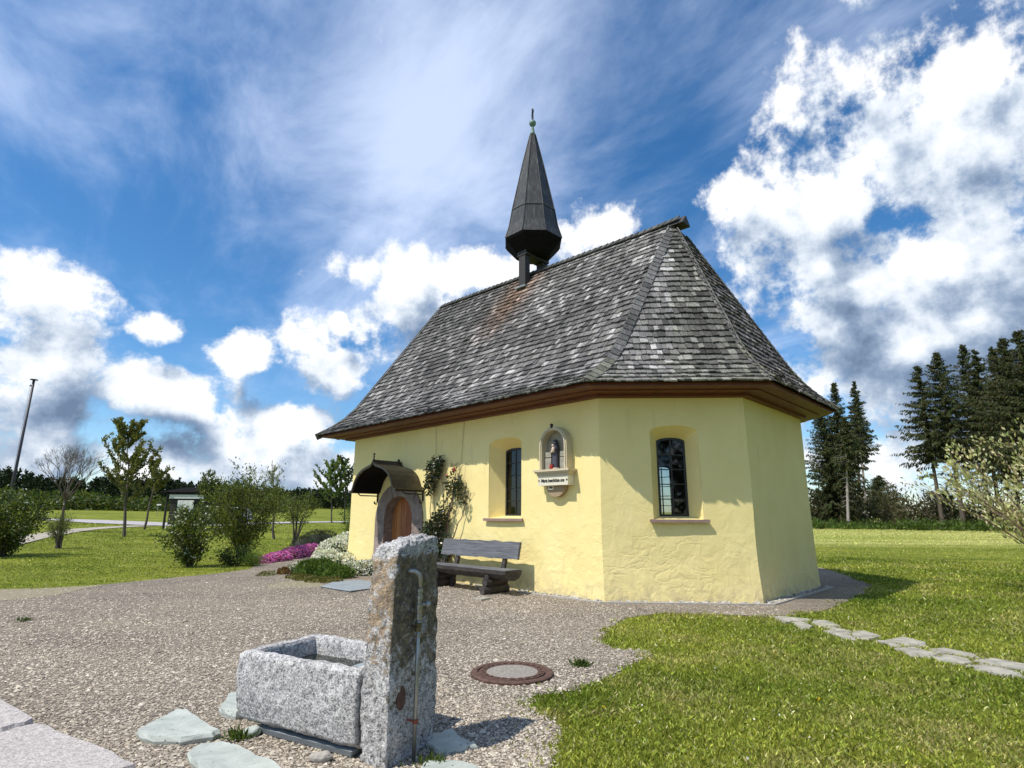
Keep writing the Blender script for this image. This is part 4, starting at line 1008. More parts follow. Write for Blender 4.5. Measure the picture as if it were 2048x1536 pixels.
def lettering(txt, size, uc, zc, off, parent, shear=0.0, name='lettering'):
    cu = bpy.data.curves.new('t', 'FONT'); cu.body = txt; cu.size = size; cu.align_x = 'CENTER'; cu.align_y = 'CENTER'; cu.extrude = 0.002; cu.offset = size*0.022; cu.shear = shear; cu.space_character = 0.9
    t = bpy.data.objects.new('t', cu); COL.objects.link(t)
    dg = bpy.context.evaluated_depsgraph_get(); me = bpy.data.meshes.new_from_object(t.evaluated_get(dg))
    a, d, nn, L = edge_frame(0)
    for v in me.vertices:
        p = FP(0, uc+v.co.x, zc+v.co.y*1.15, off+v.co.z); v.co = p-ORG[parent]
    bpy.data.objects.remove(t); me.materials.clear(); return link_mesh(name, me, M['ink'], parent)
lettering('+  Maria beschütze uns  +', 0.090, NC, 2.362, 0.224, nic)
lettering('1990', 0.055, NC-0.10, 2.215, 0.174, nic)

# figure standing in the niche: mother holding a child, painted
sb = FP(0, NC, 2.60, 0.125)
stat = thing('statue', tuple(sb), 'small painted statue of a robed mother holding a child in the wall niche', 'statue')
mb = MB(); prof = [(0.085, 0.03), (0.088, 0.06), (0.078, 0.16), (0.070, 0.28), (0.066, 0.36), (0.072, 0.43), (0.078, 0.48), (0.060, 0.525), (0.030, 0.55)]
V = []; F = []; n = 28
for r_, z_ in prof:
    for k in range(n):
        th = 2*PI*k/n; f = 1+0.10*math.sin(th*7+z_*6)*max(0, 1-z_/0.5)
        q = sb[:2]+E2*(r_*f*math.cos(th))+N2*(0.72*r_*f*math.sin(th)); V.append((q[0], q[1], sb[2]+z_))
for i in range(len(prof)-1): F += [(i*n+k, i*n+(k+1) % n, (i+1)*n+(k+1) % n, (i+1)*n+k) for k in range(n)]
F += [tuple(range(n-1, -1, -1)), tuple(range((len(prof)-1)*n, len(prof)*n))]
mb.add(V, F); mb.build('robe', M['robe'], stat, smooth=True)
mb = MB(); mb.sphere((*sb[:2], sb[2]+0.585), 0.046, 14, 10, sc=(0.9, 0.95, 1.15))
fq = sb[:2]-N2*0.042; mb.sphere((*fq, sb[2]+0.582), 0.008, 6, 5, sc=(0.8, 1, 1.4)); mb.build('head', M['skin'], stat, smooth=True)
mb = MB(); hq = sb[:2]+N2*0.012; mb.sphere((*hq, sb[2]+0.60), 0.055, 14, 10, sc=(1, 1, 1.1))
mb.lathe((*hq, sb[2]+0.40), [(0.085, 0.0), (0.078, 0.08), (0.058, 0.16), (0.048, 0.20)], 14); mb.build('veil', M['robe'], stat, smooth=True)
mb = MB(); cq = sb[:2]-N2*0.07+E2*0.005; mb.lathe((*cq, sb[2]+0.36), [(0.025, 0), (0.036, 0.04), (0.034, 0.09), (0.018, 0.125)], 12); mb.sphere((*(cq-E2*0.01), sb[2]+0.515), 0.030, 12, 8)
mb.tube([(*(sb[:2]-E2*0.06-N2*0.02), sb[2]+0.46), (*(sb[:2]-E2*0.075-N2*0.055), sb[2]+0.38), (*(cq-E2*0.01), sb[2]+0.37)], [0.022, 0.018, 0.014], 8); mb.build('child_and_arms', M['skin'], stat, smooth=True)
mb = MB(); mb.lathe((*sb[:2], sb[2]), [(0.10, 0), (0.10, 0.025), (0.088, 0.035)], 16); mb.build('plinth', M['skin'], stat)
lq = FP(0, NC-0.03, 2.60, 0.225)
lamp = thing('grave_lamp', tuple(lq), 'small red glass votive candle at the statue\'s feet', 'candle')
mb = MB(); mb.lathe(lq, [(0.034, 0.0), (0.042, 0.02), (0.042, 0.085), (0.035, 0.10)], 14); mb.build('glass', M['red'], lamp, smooth=True)
mb = MB(); mb.lathe(lq+np.array([0, 0, 0.10]), [(0.036, 0), (0.034, 0.015), (0.015, 0.025)], 12); mb.build('lid', M['brass'], lamp)

# edging at the wall foot
mb = MB()
ri, ro = offset_ring([0.03]*6), offset_ring([0.26]*6)
for k in (0, 1, 2):
    n = int(np.linalg.norm(CC[(k+1) % 6]-CC[k])/0.11)
    for j in range(n*3):
        w = rng.random(); 
        if k == 0 and w < 0.72: continue
        p = (ri[k]*(1-w)+ri[(k+1) % 6]*w); q = (ro[k]*(1-w)+ro[(k+1) % 6]*w); c = p+(q-p)*rng.random()*0.95
        s = rng.uniform(0.018, 0.042); g = rng.uniform(0.24, 0.52)
        mb.sphere((c[0], c[1], 0.012+s*0.3), s, 7, 5, (g, g*0.94, g*0.84), sc=(rng.uniform(0.8, 1.4), rng.uniform(0.8, 1.4), 0.65))
o = mb.build('drip_strip_pebbles', M['pebble'], smooth=True); setp(o, 'band of pale pebbles along the foot of the chapel wall', 'pebbles', kind='stuff')
mb = MB(); ka, kb = offset_ring([0.24]*6), offset_ring([0.30]*6)
for (k, w0, w1) in ((0, 0.79, 1.0), (1, 0, 1), (2, 0, 1)):
    A = [ka[k]*(1-w)+ka[(k+1) % 6]*w for w in (w0, w1)]; B = [kb[k]*(1-w)+kb[(k+1) % 6]*w for w in (w0, w1)]
    mb.add([(*A[0], 0), (*A[1], 0), (*B[1], 0), (*B[0], 0), (*A[0], 0.035), (*A[1], 0.035), (*B[1], 0.03), (*B[0], 0.03)], [(4, 5, 6, 7), (0, 1, 5, 4), (2, 3, 7, 6), (0, 3, 7, 4), (1, 2, 6, 5)])
o = mb.build('edging_kerb', M['concrete']); setp(o, 'narrow pale kerb round the foot of the apse wall', 'kerb')

# ------------------------------------------------------------------ bench of logs against the wall
bench = thing('log_bench', tuple(FP(0, 6.65, 0, 0.7)), 'dark weathered log bench with plank backrest against the yellow wall', 'bench')
def along0(mb, prof, u0, u1, n=14, wob=0.012, c=None):
    """sweep a profile of (off, z) along the wall from u0 to u1"""
    V = []; F = []; m = len(prof)
    for k in range(n+1):
        u = u0+(u1-u0)*k/n; s = 1+0.05*math.sin(k*1.7)+0.02*rng.normal()
        cz = np.mean([p[1] for p in prof]); co = np.mean([p[0] for p in prof])
        for o_, z_ in prof: V.append(FP(0, u, cz+(z_-cz)*(1+(s-1)*0.6)+wob*0.4*rng.normal(), co+(o_-co)*s))
    for k in range(n): F += [(k*m+j, k*m+(j+1) % m, (k+1)*m+(j+1) % m, (k+1)*m+j) for j in range(m)]
    F += [tuple(range(m-1, -1, -1)), tuple(range(n*m, n*m+m))]
    mb.add(V, F, c)
mb = MB(); along0(mb, [(0.52, 0.50), (1.00, 0.50), (0.995, 0.43), (0.94, 0.35), (0.84, 0.305), (0.70, 0.30), (0.59, 0.345), (0.53, 0.42)], 5.28, 8.10, 16, 0.006); mb.build('seat', M['log'], bench, smooth=False)
mb = MB(); along0(mb, [(0.53, 0.505), (0.99, 0.505), (0.985, 0.512), (0.54, 0.512)], 5.29, 8.09, 16, 0.002); mb.build('seat_board', M['bench'], bench)
mb = MB(); along0(mb, [(0.40, 0.70), (0.47, 0.70), (0.385, 1.06), (0.315, 1.06)], 5.30, 7.92, 18, 0.014); mb.build('backrest', M['bench'], bench)
for u in (5.85, 7.45):
    mb = MB(); a = FP(0, u, 0.0, 0.56); b = FP(0, u, 0.78, 0.36); w_ = FP(0, u+0.10, 0, 0)-FP(0, u, 0, 0)
    mb.prism([a, a+w_, b+w_, b], (FP(0, u, 0, 0.07)-FP(0, u, 0, 0))); mb.build('back_post', M['log'], bench)
for u in (5.72, 7.52):
    leg = None
    for (o0, o1, z_, r_) in ((0.38, 1.10, 0.088, 0.092), (0.42, 1.04, 0.245, 0.086), (0.52, 0.98, 0.345, 0.070)):
        mb = MB(); mb.tube([FP(0, u+rng.normal()*0.008, z_, o1-(o1-o0)*k/5) for k in range(6)], [r_*(1+0.05*rng.normal()) for _ in range(6)], 10)
        lo = mb.build('leg_log', M['log'], bench, smooth=False)

# ------------------------------------------------------------------ granite fountain
UA, VA = np.array([0.879, -0.477]), np.array([0.524, 0.852]); VA = VA-UA*(VA@UA); VA /= np.linalg.norm(VA)
def UV(u, v, z): q = UA*u+VA*v; return np.array([q[0], q[1], z])
def clouds_tex(size, name='rough'):
    t = bpy.data.textures.new(name, 'CLOUDS'); t.noise_scale = size; t.noise_depth = 3; return t
def rocky(o, bev, lev, strength, size, seg=3, strength2=0.0):
    if bev:
        m = o.modifiers.new('bevel', 'BEVEL'); m.width = bev; m.segments = seg; m.limit_method = 'ANGLE'; m.angle_limit = math.radians(35)
    if lev:
        m = o.modifiers.new('sub', 'SUBSURF'); m.subdivision_type = 'SIMPLE'; m.levels = m.render_levels = lev
    m = o.modifiers.new('rough', 'DISPLACE'); m.texture = clouds_tex(size); m.strength = strength; m.mid_level = 0.5; m.texture_coords = 'LOCAL'
    if strength2:
        m = o.modifiers.new('fine', 'DISPLACE'); m.texture = clouds_tex(size*0.18); m.strength = strength2; m.mid_level = 0.5; m.texture_coords = 'LOCAL'
    for p in o.data.polygons: p.use_smooth = True
    return o
def solid(name, mat, parent, org, rings, cap_b=True, cap_t=True):
    mb = MB(); n = len(rings[0]); V = [p for r in rings for p in r]; F = []
    for i in range(len(rings)-1): F += [(i*n+k, i*n+(k+1) % n, (i+1)*n+(k+1) % n, (i+1)*n+k) for k in range(n)]
    if cap_b: F.append(tuple(range(n-1, -1, -1)))
    if cap_t: F.append(tuple(range((len(rings)-1)*n, len(rings)*n)))
    mb.add(V, F); return mb.build(name, mat, parent, org)
u0, u1, v0, v1 = -4.15, -2.915, 3.19, 3.97
tro = thing('stone_trough', tuple(UV((u0+u1)/2, (v0+v1)/2, 0)), 'hewn grey granite water trough full of dark water', 'trough')
def ring4(u0, u1, v0, v1, z, nu=5, nv=3, dz=0.0):
    R = [UV(u0+(u1-u0)*k/nu, v0, z) for k in range(nu)]+[UV(u1, v0+(v1-v0)*k/nv, z) for k in range(nv)]+[UV(u1-(u1-u0)*k/nu, v1, z) for k in range(nu)]+[UV(u0, v1-(v1-v0)*k/nv, z) for k in range(nv)]
    return R
rings = [ring4(u0+0.10, u1-0.02, v0+0.10, v1-0.10, 0.060), ring4(u0+0.045, u1-0.005, v0+0.03, v1-0.04, 0.105), ring4(u0+0.015, u1, v0+0.005, v1-0.01, 0.24), ring4(u0, u1, v0, v1, 0.40), ring4(u0+0.005, u1, v0+0.005, v1-0.005, 0.545), ring4(u0+0.03, u1-0.02, v0+0.03, v1-0.03, 0.572),
         ring4(u0+0.092, u1-0.085, v0+0.085, v1-0.085, 0.568), ring4(u0+0.105, u1-0.095, v0+0.098, v1-0.098, 0.545), ring4(u0+0.15, u1-0.13, v0+0.14, v1-0.135, 0.22)]
basin = solid('basin', M['granite'], tro, None, rings)
rocky(basin, 0, 3, 0.028, 0.16, strength2=0.012)
mb = MB(); mb.add(ring4(u0+0.09, u1-0.08, v0+0.085, v1-0.085, 0.435, 1, 1), [(0, 1, 2, 3)]); mb.build('water', M['water'], tro, fix=False)
mb = MB(); mb.box(UV(u1-0.30, v1-0.26, 0.450), (0.30, 0.20, 0.03), Matrix(((UA[0], VA[0], 0), (UA[1], VA[1], 0), (0, 0, 1)))); mb.build('slate_ledge', M['slate_blue'], tro)
mb = MB(); mb.tube([UV(u0+0.22, v1-0.40, 0.442), UV(u0+0.42, v1-0.30, 0.444)], 0.012, 6); mb.build('floating_stick', M['twig'], tro)
skid = thing('bearing_plate', tuple(UV(-3.5, 3.55, 0)), 'dark slate plate the granite trough stands on', 'slab')
solid('plate', M['slate_blue'], skid, None, [ring4(u0+0.22, u1-0.08, v0+0.07, v1-0.1, 0.012, 3, 2), ring4(u0+0.20, u1-0.06, v0+0.05, v1-0.1, 0.055, 3, 2)])
mb = MB(); mb.sphere(UV(u0+0.22, v0+0.02, 0.03), 0.06, 10, 7, sc=(1.1, 0.9, 0.75)); o = mb.build('support_stone', M['slate'], org=tuple(UV(u0+0.22, v0+0.02, 0)), smooth=True); setp(o, 'small greenish stone wedged under the left end of the trough', 'stone'); rocky(o, 0, 2, 0.03, 0.05)
mb = MB(); mb.sphere(UV(u1-0.22, v0-0.06, 0.03), 0.06, 10, 7, sc=(1.3, 0.8, 0.6)); o = mb.build('support_stone', M['concrete'], org=tuple(UV(u1-0.22, v0-0.06, 0)), smooth=True); setp(o, 'small pale stone in front of the trough beside the pillar foot', 'stone'); rocky(o, 0, 2, 0.03, 0.05)
# pillar with standpipe
a0, a1, b0, b1 = -2.895, -2.665, 3.225, 3.745
pil = thing('granite_pillar', tuple(UV(-2.78, 3.48, 0)), 'upright rough granite pillar with orange lichen and a tap pipe', 'pillar')
def pr(z, s, lean=0.0, du=0.0): 
    cu, cv = (a0+a1)/2+du, (b0+b1)/2+lean
    return ring4(cu-(a1-a0)/2*s, cu+(a1-a0)/2*s, cv-(b1-b0)/2*s, cv+(b1-b0)/2*s, z, 3, 5)
rings = [pr(-0.05, 0.90), pr(0.10, 1.0), pr(0.45, 1.02), pr(0.80, 1.0, -0.003), pr(1.10, 0.97, 0.004), pr(1.33, 0.93, 0.008)]
top = [p+np.array([0, 0, 0.06*((p[:2]@VA-b0)/(b1-b0))+0.02*rng.normal()*0.4]) for p in pr(1.385, 0.84, 0.012)]; rings.append(top)
tp2 = [p+np.array([0, 0, 0.06*((p[:2]@VA-b0)/(b1-b0))]) for p in pr(1.415, 0.52, 0.015)]; rings.append(tp2)
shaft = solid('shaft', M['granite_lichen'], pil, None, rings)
rocky(shaft, 0, 3, 0.05, 0.14, strength2=0.036)
pu, pv = a1+0.055, b0+0.21
pipe = MB(); pipe.tube([UV(pu+0.012, pv-0.005, 0.0), UV(pu+0.008, pv, 0.5), UV(pu, pv+0.005, 1.02)], 0.0135, 10); sp_ = pipe.build('standpipe', M['zinc'], pil, smooth=True)
mb = MB(); mb.tube([UV(pu, pv+0.005, 1.09), UV(pu, pv+0.005, 1.165), UV(pu-0.006, pv-0.005, 1.195), UV(pu-0.025, pv-0.025, 1.215), UV(pu-0.055, pv-0.045, 1.218), UV(pu-0.09, pv-0.05, 1.218)], 0.017, 10); mb.build('elbow', M['zinc'], sp_, smooth=True)
mb = MB(); mb.lathe(UV(pu, pv+0.005, 0.945), [(0.015, -0.06), (0.022, -0.055), (0.022, -0.02), (0.017, -0.015), (0.024, 0.0), (0.026, 0.045), (0.018, 0.05), (0.018, 0.075), (0.025, 0.08), (0.025, 0.105), (0.018, 0.11), (0.018, 0.125), (0.024, 0.13), (0.024, 0.15), (0.017, 0.155)], 10); mb.build('fitting', M['zinc'], sp_)
mb = MB(); mb.tube([UV(pu, pv+0.005, 0.985), UV(pu+0.02, pv+0.06, 0.985)], 0.012, 8); mb.lathe(UV(pu+0.02, pv+0.055, 0.985), [(0.018, 0), (0.022, 0.012), (0.022, 0.03), (0.012, 0.036)], 8, axis=(*(VA*0.9+UA*0.3), 0)); mb.build('tap', M['zinc'], sp_)
mb = MB(); mb.lathe(UV(pu, pv+0.003, 0.84), [(0.016, -0.03), (0.022, -0.028), (0.022, 0.028), (0.016, 0.03)], 10); mb.tube([UV(pu-0.06, pv, 0.845), UV(pu+0.02, pv-0.02, 0.845)], 0.008, 6); mb.build('coupling', M['brass'], sp_)
for z_ in (0.47, 0.415, 0.79): 
    mb = MB(); mb.lathe(UV(pu+0.009, pv, z_), [(0.014, -0.008), (0.018, -0.006), (0.018, 0.006), (0.014, 0.008)], 10); mb.build('collar', M['zinc'], sp_)
mb = MB(); mb.lathe(UV(pu+0.010, pv, 0.245), [(0.014, -0.014), (0.020, -0.012), (0.020, 0.012), (0.014, 0.014)], 10); mb.tube([UV(pu-0.08, pv-0.02, 0.25), UV(pu+0.01, pv, 0.245)], 0.007, 6); mb.build('clamp', M['red_rust'], sp_)
mb = MB(); mb.lathe(UV(a1-0.005, b0+0.125, 0.40), [(0.001, 0.0), (0.045, 0.0), (0.045, 0.012), (0.001, 0.014)], 14, axis=(*UA, 0))
for i in range(len(mb.V)):
    p = mb.V[i]; mb.V[i] = (p[0], p[1], 0.40+(p[2]-0.40)*1.7)
mb.build('old_outlet_scar', M['rust'], pil)

# ------------------------------------------------------------------ slabs lying on the gravel
def slab(name, pts, th, mat, label, cat, z0=0.0, world=False):
    P = [np.array(p) if world else G(*p)[:2] for p in pts]; c = np.mean(P, 0)
    o = thing(name, (c[0], c[1], 0), label, cat); n = len(P)
    Q = []
    for k in range(n):
        a, b = P[k], P[(k+1) % n]
        for j in range(3): Q.append(a+(b-a)*j/3+rng.normal(size=2)*0.010*(j > 0))
    n = len(Q); tilt = rng.normal(size=2)*0.012
    zt = lambda p, s: z0+th*s+(p-c)@tilt
    lo = [(*(c+(p-c)*0.97), z0) for p in Q]; m1 = [(*p, zt(p, 0.55)+0.004*rng.normal()) for p in Q]; hi = [(*(c+(p-c)*(0.95+0.012*rng.normal())), zt(p, 1.0)+0.003*rng.normal()) for p in Q]
    mb = MB(); F = []
    for r in range(2): F += [(r*n+k, r*n+(k+1) % n, (r+1)*n+(k+1) % n, (r+1)*n+k) for k in range(n)]
    hi = [(x_, y_, zt(np.array([x_, y_]), 1.0)) for x_, y_, _ in hi]
    F.append(tuple(range(2*n, 3*n)))
    mb.add(lo+m1+hi, F); mb.build('slab', mat, o); return o
slab('slate_slab', [(270,1480),(290,1467),(330,1445),(352,1433),(372,1434),(400,1455),(440,1478),(425,1488),(360,1496),(290,1491)], 0.06, M['slate'], 'triangular greenish slate slab lying alone on the gravel', 'slab')
slab('slate_slab', [(372,1520),(398,1503),(440,1499),(485,1512),(540,1534),(575,1562),(470,1590),(395,1560)], 0.05, M['slate'], 'greenish slate slab cut by the bottom edge left of the trough', 'slab')
slab('slate_slab', [(436,1430),(453,1404),(478,1397),(512,1408),(520,1432),(470,1445)], 0.07, M['slate'], 'greenish slate slab half hidden behind the trough\'s left end', 'slab')
slab('slate_slab', [(850,1497),(866,1478),(903,1470),(922,1486),(955,1503),(905,1511),(878,1514)], 0.04, M['slate'], 'pointed slate slab at the right foot of the granite pillar', 'slab')
slab('slate_slab', [(833,1560),(850,1534),(925,1536),(1000,1562),(920,1600)], 0.04, M['slate'], 'slate slab at the bottom edge below the pillar', 'slab')
slab('granite_step', [(-140,1372),(-60,1402),(0,1430),(64,1473),(0,1494),(-140,1520)], 0.11, M['pink_granite'], 'pale pinkish granite step block in the left corner, the farther one', 'step')
slab('granite_step', [(2,1500),(70,1478),(130,1507),(202,1537),(270,1575),(120,1640),(-140,1560),(-140,1526)], 0.12, M['pink_granite'], 'pale pinkish granite step block in the left corner, the nearer one', 'step')
slab('door_slab', [(640,1176),(668,1164),(720,1160),(748,1165),(752,1178),(700,1186)], 0.03, M['slate_blue'], 'flat blue grey paving slab before the flower bed', 'slab')
slab('door_slab', [(530,1172),(580,1164),(640,1165),(650,1173),(600,1178),(545,1178)], 0.008, M['sand'], 'flat tan paving slab in the gravel by the flower bed', 'slab')
for pts, lb in (([(948,1167),(958,1172),(985,1177),(980,1181),(952,1176)], 'flat pale stone lying in the gravel under the bench'), ([(945,1199),(968,1196),(981,1199),(962,1203)], 'thin flat stone in the gravel before the bench'), ([(1540,1205),(1560,1200),(1585,1199),(1562,1207),(1545,1209)], 'pale flat stone at the apse corner')):
    slab('flat_stone', pts, 0.035, M['flag'], lb, 'stone')

# manhole
mc = np.array([0.015, 6.42, 0.0]); mh = thing('manhole_cover', tuple(mc), 'round rusty manhole cover with concrete centre in the gravel', 'manhole cover')
mb = MB(); mb.lathe(mc, [(0.43, 0.0), (0.43, 0.026), (0.415, 0.034), (0.365, 0.034), (0.36, 0.020), (0.345, 0.020), (0.34, 0.036), (0.275, 0.036), (0.27, 0.022), (0.01, 0.022)], 48); mb.build('frame', M['rust'], mh)
mb = MB(); mb.lathe(mc, [(0.272, 0.020), (0.268, 0.031), (0.05, 0.034), (0.001, 0.034)], 40); mb.build('concrete_infill', M['infill'], mh)
for k in range(24):
    a = 2*PI*k/24; mb = MB(); mb.box((mc[0]+0.308*math.cos(a), mc[1]+0.308*math.sin(a), 0.039), (0.034, 0.046, 0.010), Matrix.Rotation(a, 3, 'Z'), bev=0.003); mb.build('tread_lug', M['rust'], mh)

# ------------------------------------------------------------------ plants
def bez(a, b, c, n): return [a*(1-t)**2+b*2*t*(1-t)+c*t*t for t in np.linspace(0, 1, n)]
def shrub(name, label, cat, base, H, R, nst, nleaf, L, Wd, pal, mat='leaf', flow=None, low=0.15, spread=0.10, stem='bark', up=0.4, tipbias=0.0, group=None, squash=1.0, nb=6, dirv=None, sr=0.012):
    base = np.array(base, float); t = thing(name, tuple(base), label, cat, group); mb = MB(); A = []; D = []
    for s in range(nst):
        th = rng.uniform(0, 2*PI); rr = R*math.sqrt(rng.random()); hh = H*(1-0.45*(rr/R)**2)*rng.uniform(0.75, 1.05)
        end = base+np.array([rr*math.cos(th), rr*math.sin(th)*squash, hh])
        if dirv is not None: end = end+np.array(dirv)*rng.random()
        mid = base+(end-base)*np.array([0.35, 0.35, 0.6]); P = bez(base+rng.normal(size=3)*[0.06, 0.06, 0], mid, end, 7)
        mb.tube(P, np.linspace(sr*(1+H*0.25), 0.004, 7), 5, cap=False)
        for k in range(nb):
            w = rng.uniform(low, 1.0); j = min(int(w*6), 5); p0 = P[j]+(P[j+1]-P[j])*(w*6-j)
            d = rand_unit(1)[0]; d[2] = abs(d[2])*0.6+0.35; out = (p0-base)*[1, 1, 0]; ln = np.linalg.norm(out)
            if ln > 1e-3: d += 0.6*out/ln
            d /= np.linalg.norm(d); l = H*rng.uniform(0.10, 0.24); p1 = p0+d*l
            mb.tube([p0, p0+d*l*0.5+[0, 0, l*0.04], p1], [0.006, 0.004, 0.002], 4, cap=False)
            A.append(np.stack([p0, p1])); D.append(d)
        A.append(np.stack([P[4], P[6]])); D.append((P[6]-P[4])/np.linalg.norm(P[6]-P[4]))
    mb.build('stem', M[stem], t)
    A = np.array(A); D = np.array(D); idx = rng.integers(0, len(A), nleaf); w = rng.random(nleaf)**(1/(1+tipbias))
    P = A[idx, 0]+(A[idx, 1]-A[idx, 0])*(w*1.08)[:, None]+rng.normal(size=(nleaf, 3))*spread
    P[:, 2] = np.maximum(P[:, 2], base[2]+0.03)
    Q = leaves(P, L, Wd, up, D[idx], 0.9)
    quad_cloud('foliage', Q, vary(pal, nleaf, 0.35, 0.10), M[mat], t)
    if flow:
        nf, fs, fc = flow; i2 = rng.integers(0, len(A), nf); P = A[i2, 1]+rng.normal(size=(nf, 3))*spread*0.8; P[:, 2] += 0.02
        Qs = []
        for k in range(4): Qs.append(leaves(P, fs, fs*0.8, 0.9))
        quad_cloud('blossom', np.concatenate(Qs), vary(fc, nf*4, 0.12, 0.03), M['petal'], t)
    return t
GR = [(0.095, 0.125, 0.020), (0.135, 0.165, 0.028), (0.18, 0.20, 0.042), (0.058, 0.080, 0.015)]
DK = [(0.035, 0.062, 0.016), (0.055, 0.085, 0.02), (0.08, 0.11, 0.03)]
WHT = (0.78, 0.77, 0.70)
shrub('flowering_shrub', 'white flowering shrub left of the big green one on the lawn', 'shrub', G(378, 1134), 1.8, 0.95, 22, 4600, 0.085, 0.05, GR+DK, flow=(190, 0.05, WHT), group='shrubs on the left lawn', low=0.05)
shrub('leafy_shrub', 'tallest bushy green shrub between white flowering shrub and sapling', 'shrub', G(482, 1116), 3.55, 1.55, 28, 8600, 0.105, 0.044, GR, spread=0.14, group='shrubs on the left lawn', low=0.08, nb=8)
shrub('ground_shrub', 'low dark green plant at the foot of the tallest shrub', 'shrub', G(468, 1132), 0.55, 0.6, 16, 1500, 0.07, 0.04, DK, group='shrubs on the left lawn')
shrub('ground_shrub', 'feathery bright green clump between shrub and pink flowers', 'shrub', G(505, 1132), 0.32, 0.5, 14, 1600, 0.09, 0.012, [(0.10, 0.16, 0.03), (0.14, 0.20, 0.035)], up=1.0)
shrub('flowering_shrub', 'dense dark shrub with white blossom at the left edge', 'shrub', G(2, 1113), 2.35, 1.5, 28, 8500, 0.095, 0.06, DK+GR, flow=(260, 0.05, WHT), group='shrubs on the left lawn', low=0.05)
shrub('willow_shrub', 'small upright narrow leaved shrub before the garden path', 'shrub', G(117, 1097), 1.55, 0.50, 16, 1800, 0.11, 0.018, [(0.12, 0.15, 0.04), (0.17, 0.19, 0.06), (0.09, 0.11, 0.03)], up=1.2, low=0.3, sr=0.02)
shrub('slender_shrub', 'slender open shrub with forked stem behind the pink flowers', 'shrub', G(590, 1092), 3.3, 0.85, 9, 2300, 0.10, 0.045, GR, low=0.42, sr=0.022, nb=8, spread=0.13)
shrub('garden_shrub', 'light green shrub behind the chapel corner', 'shrub', G(700, 1092), 2.4, 1.0, 12, 1400, 0.10, 0.05, [(0.12, 0.17, 0.03), (0.17, 0.21, 0.05)], low=0.2)
# far saplings
def sapling(name, label, basep, topp, R, nleaf, L, Wd, pal, low, stem='bark', leafmat='leaf', nst=9, group=None):
    b = G(*basep); H = ZH(*topp, b[1])[2]-b[2]
    t = thing(name, tuple(b), label, 'tree', group); mb = MB(); A = []
    lean = ZH(*topp, b[1])[0]-b[0]
    trunk = [b+np.array([lean*k/8+0.03*rng.normal(), 0.03*rng.normal(), H*k/8]) for k in range(9)]
    mb.tube(trunk, np.linspace(0.055+H*0.006, 0.01, 9), 7); 
    for s in range(nst*2):
        w = rng.uniform(low, 0.92); j = min(int(w*8), 7); p0 = trunk[j]+(trunk[j+1]-trunk[j])*(w*8-j)
        th = rng.uniform(0, 2*PI); l = R*(1.25-w)*rng.uniform(0.7, 1.25)
        d = np.array([math.cos(th), math.sin(th), 0]); p1 = p0+d*l*0.55+np.array([0, 0, l*0.30]); p2 = p0+d*l+np.array([0, 0, l*1.05])
        P = bez(p0, p1, p2, 6); mb.tube(P, np.linspace(0.022, 0.006, 6), 5, cap=False)
        for k in range(5): A.append((P[k], P[k+1]))
        for k in range(3):
            q0 = P[rng.integers(2, 6)]; dd = rand_unit(1)[0]; dd[2] = abs(dd[2])+0.5; dd /= np.linalg.norm(dd); q1 = q0+dd*l*rng.uniform(0.25, 0.45); mb.tube([q0, q1], [0.008, 0.004], 4, cap=False); A.append((q0, q1))
    A.append((trunk[7], trunk[8])); mb.build('trunk', M[stem], t)
    A = np.array(A); i = rng.integers(0, len(A), nleaf); P = A[i, 0]+(A[i, 1]-A[i, 0])*rng.random((nleaf, 1))+rng.normal(size=(nleaf, 3))*0.042*(1+H*0.03)
    D = A[i, 1]-A[i, 0]; D /= np.linalg.norm(D, axis=1, keepdims=True)+1e-9
    quad_cloud('crown', leaves(P, L, Wd, 0.5, D, 0.9), vary(pal, nleaf, 0.35, 0.1), M[leafmat], t); return t
OL = [(0.19, 0.185, 0.05), (0.14, 0.16, 0.04), (0.25, 0.22, 0.07), (0.10, 0.12, 0.035)]
sapling('young_tree', 'young tree with dense leafy upright branches, the taller by the road', (248, 1073), (260, 852), 2.1, 8000, 0.15, 0.085, OL, 0.28, nst=13, group='young trees on the left lawn')
sapling('young_tree', 'thin staked young tree with few leafy branches beside the shelter', (290, 1059), (318, 918), 1.15, 2600, 0.17, 0.09, OL, 0.52, nst=6, group='young trees on the left lawn')
sapling('young_tree', 'thin feathery sapling rising behind the tallest shrub', (548, 1078), (544, 920), 1.0, 2200, 0.12, 0.02, [(0.16, 0.20, 0.07), (0.20, 0.22, 0.10)], 0.30, nst=11, group='young trees on the left lawn')
sapling('young_tree', 'young tree with pale green crown left of the chapel corner', (663, 1046), (662, 920), 2.3, 3600, 0.24, 0.13, [(0.16, 0.21, 0.05), (0.11, 0.16, 0.04), (0.20, 0.24, 0.07)], 0.30, nst=11, group='young trees behind the chapel corner')
sapling('young_tree', 'darker sparse young tree right beside the chapel corner', (690, 1046), (690, 918), 2.2, 2100, 0.26, 0.15, [(0.07, 0.10, 0.035), (0.10, 0.13, 0.04)], 0.32, nst=9, group='young trees behind the chapel corner')
sapling('young_tree', 'small tree peeping over the information shelter', (425, 1060), (418, 940), 1.2, 2200, 0.13, 0.07, GR, 0.35, nst=9, group='young trees on the left lawn')

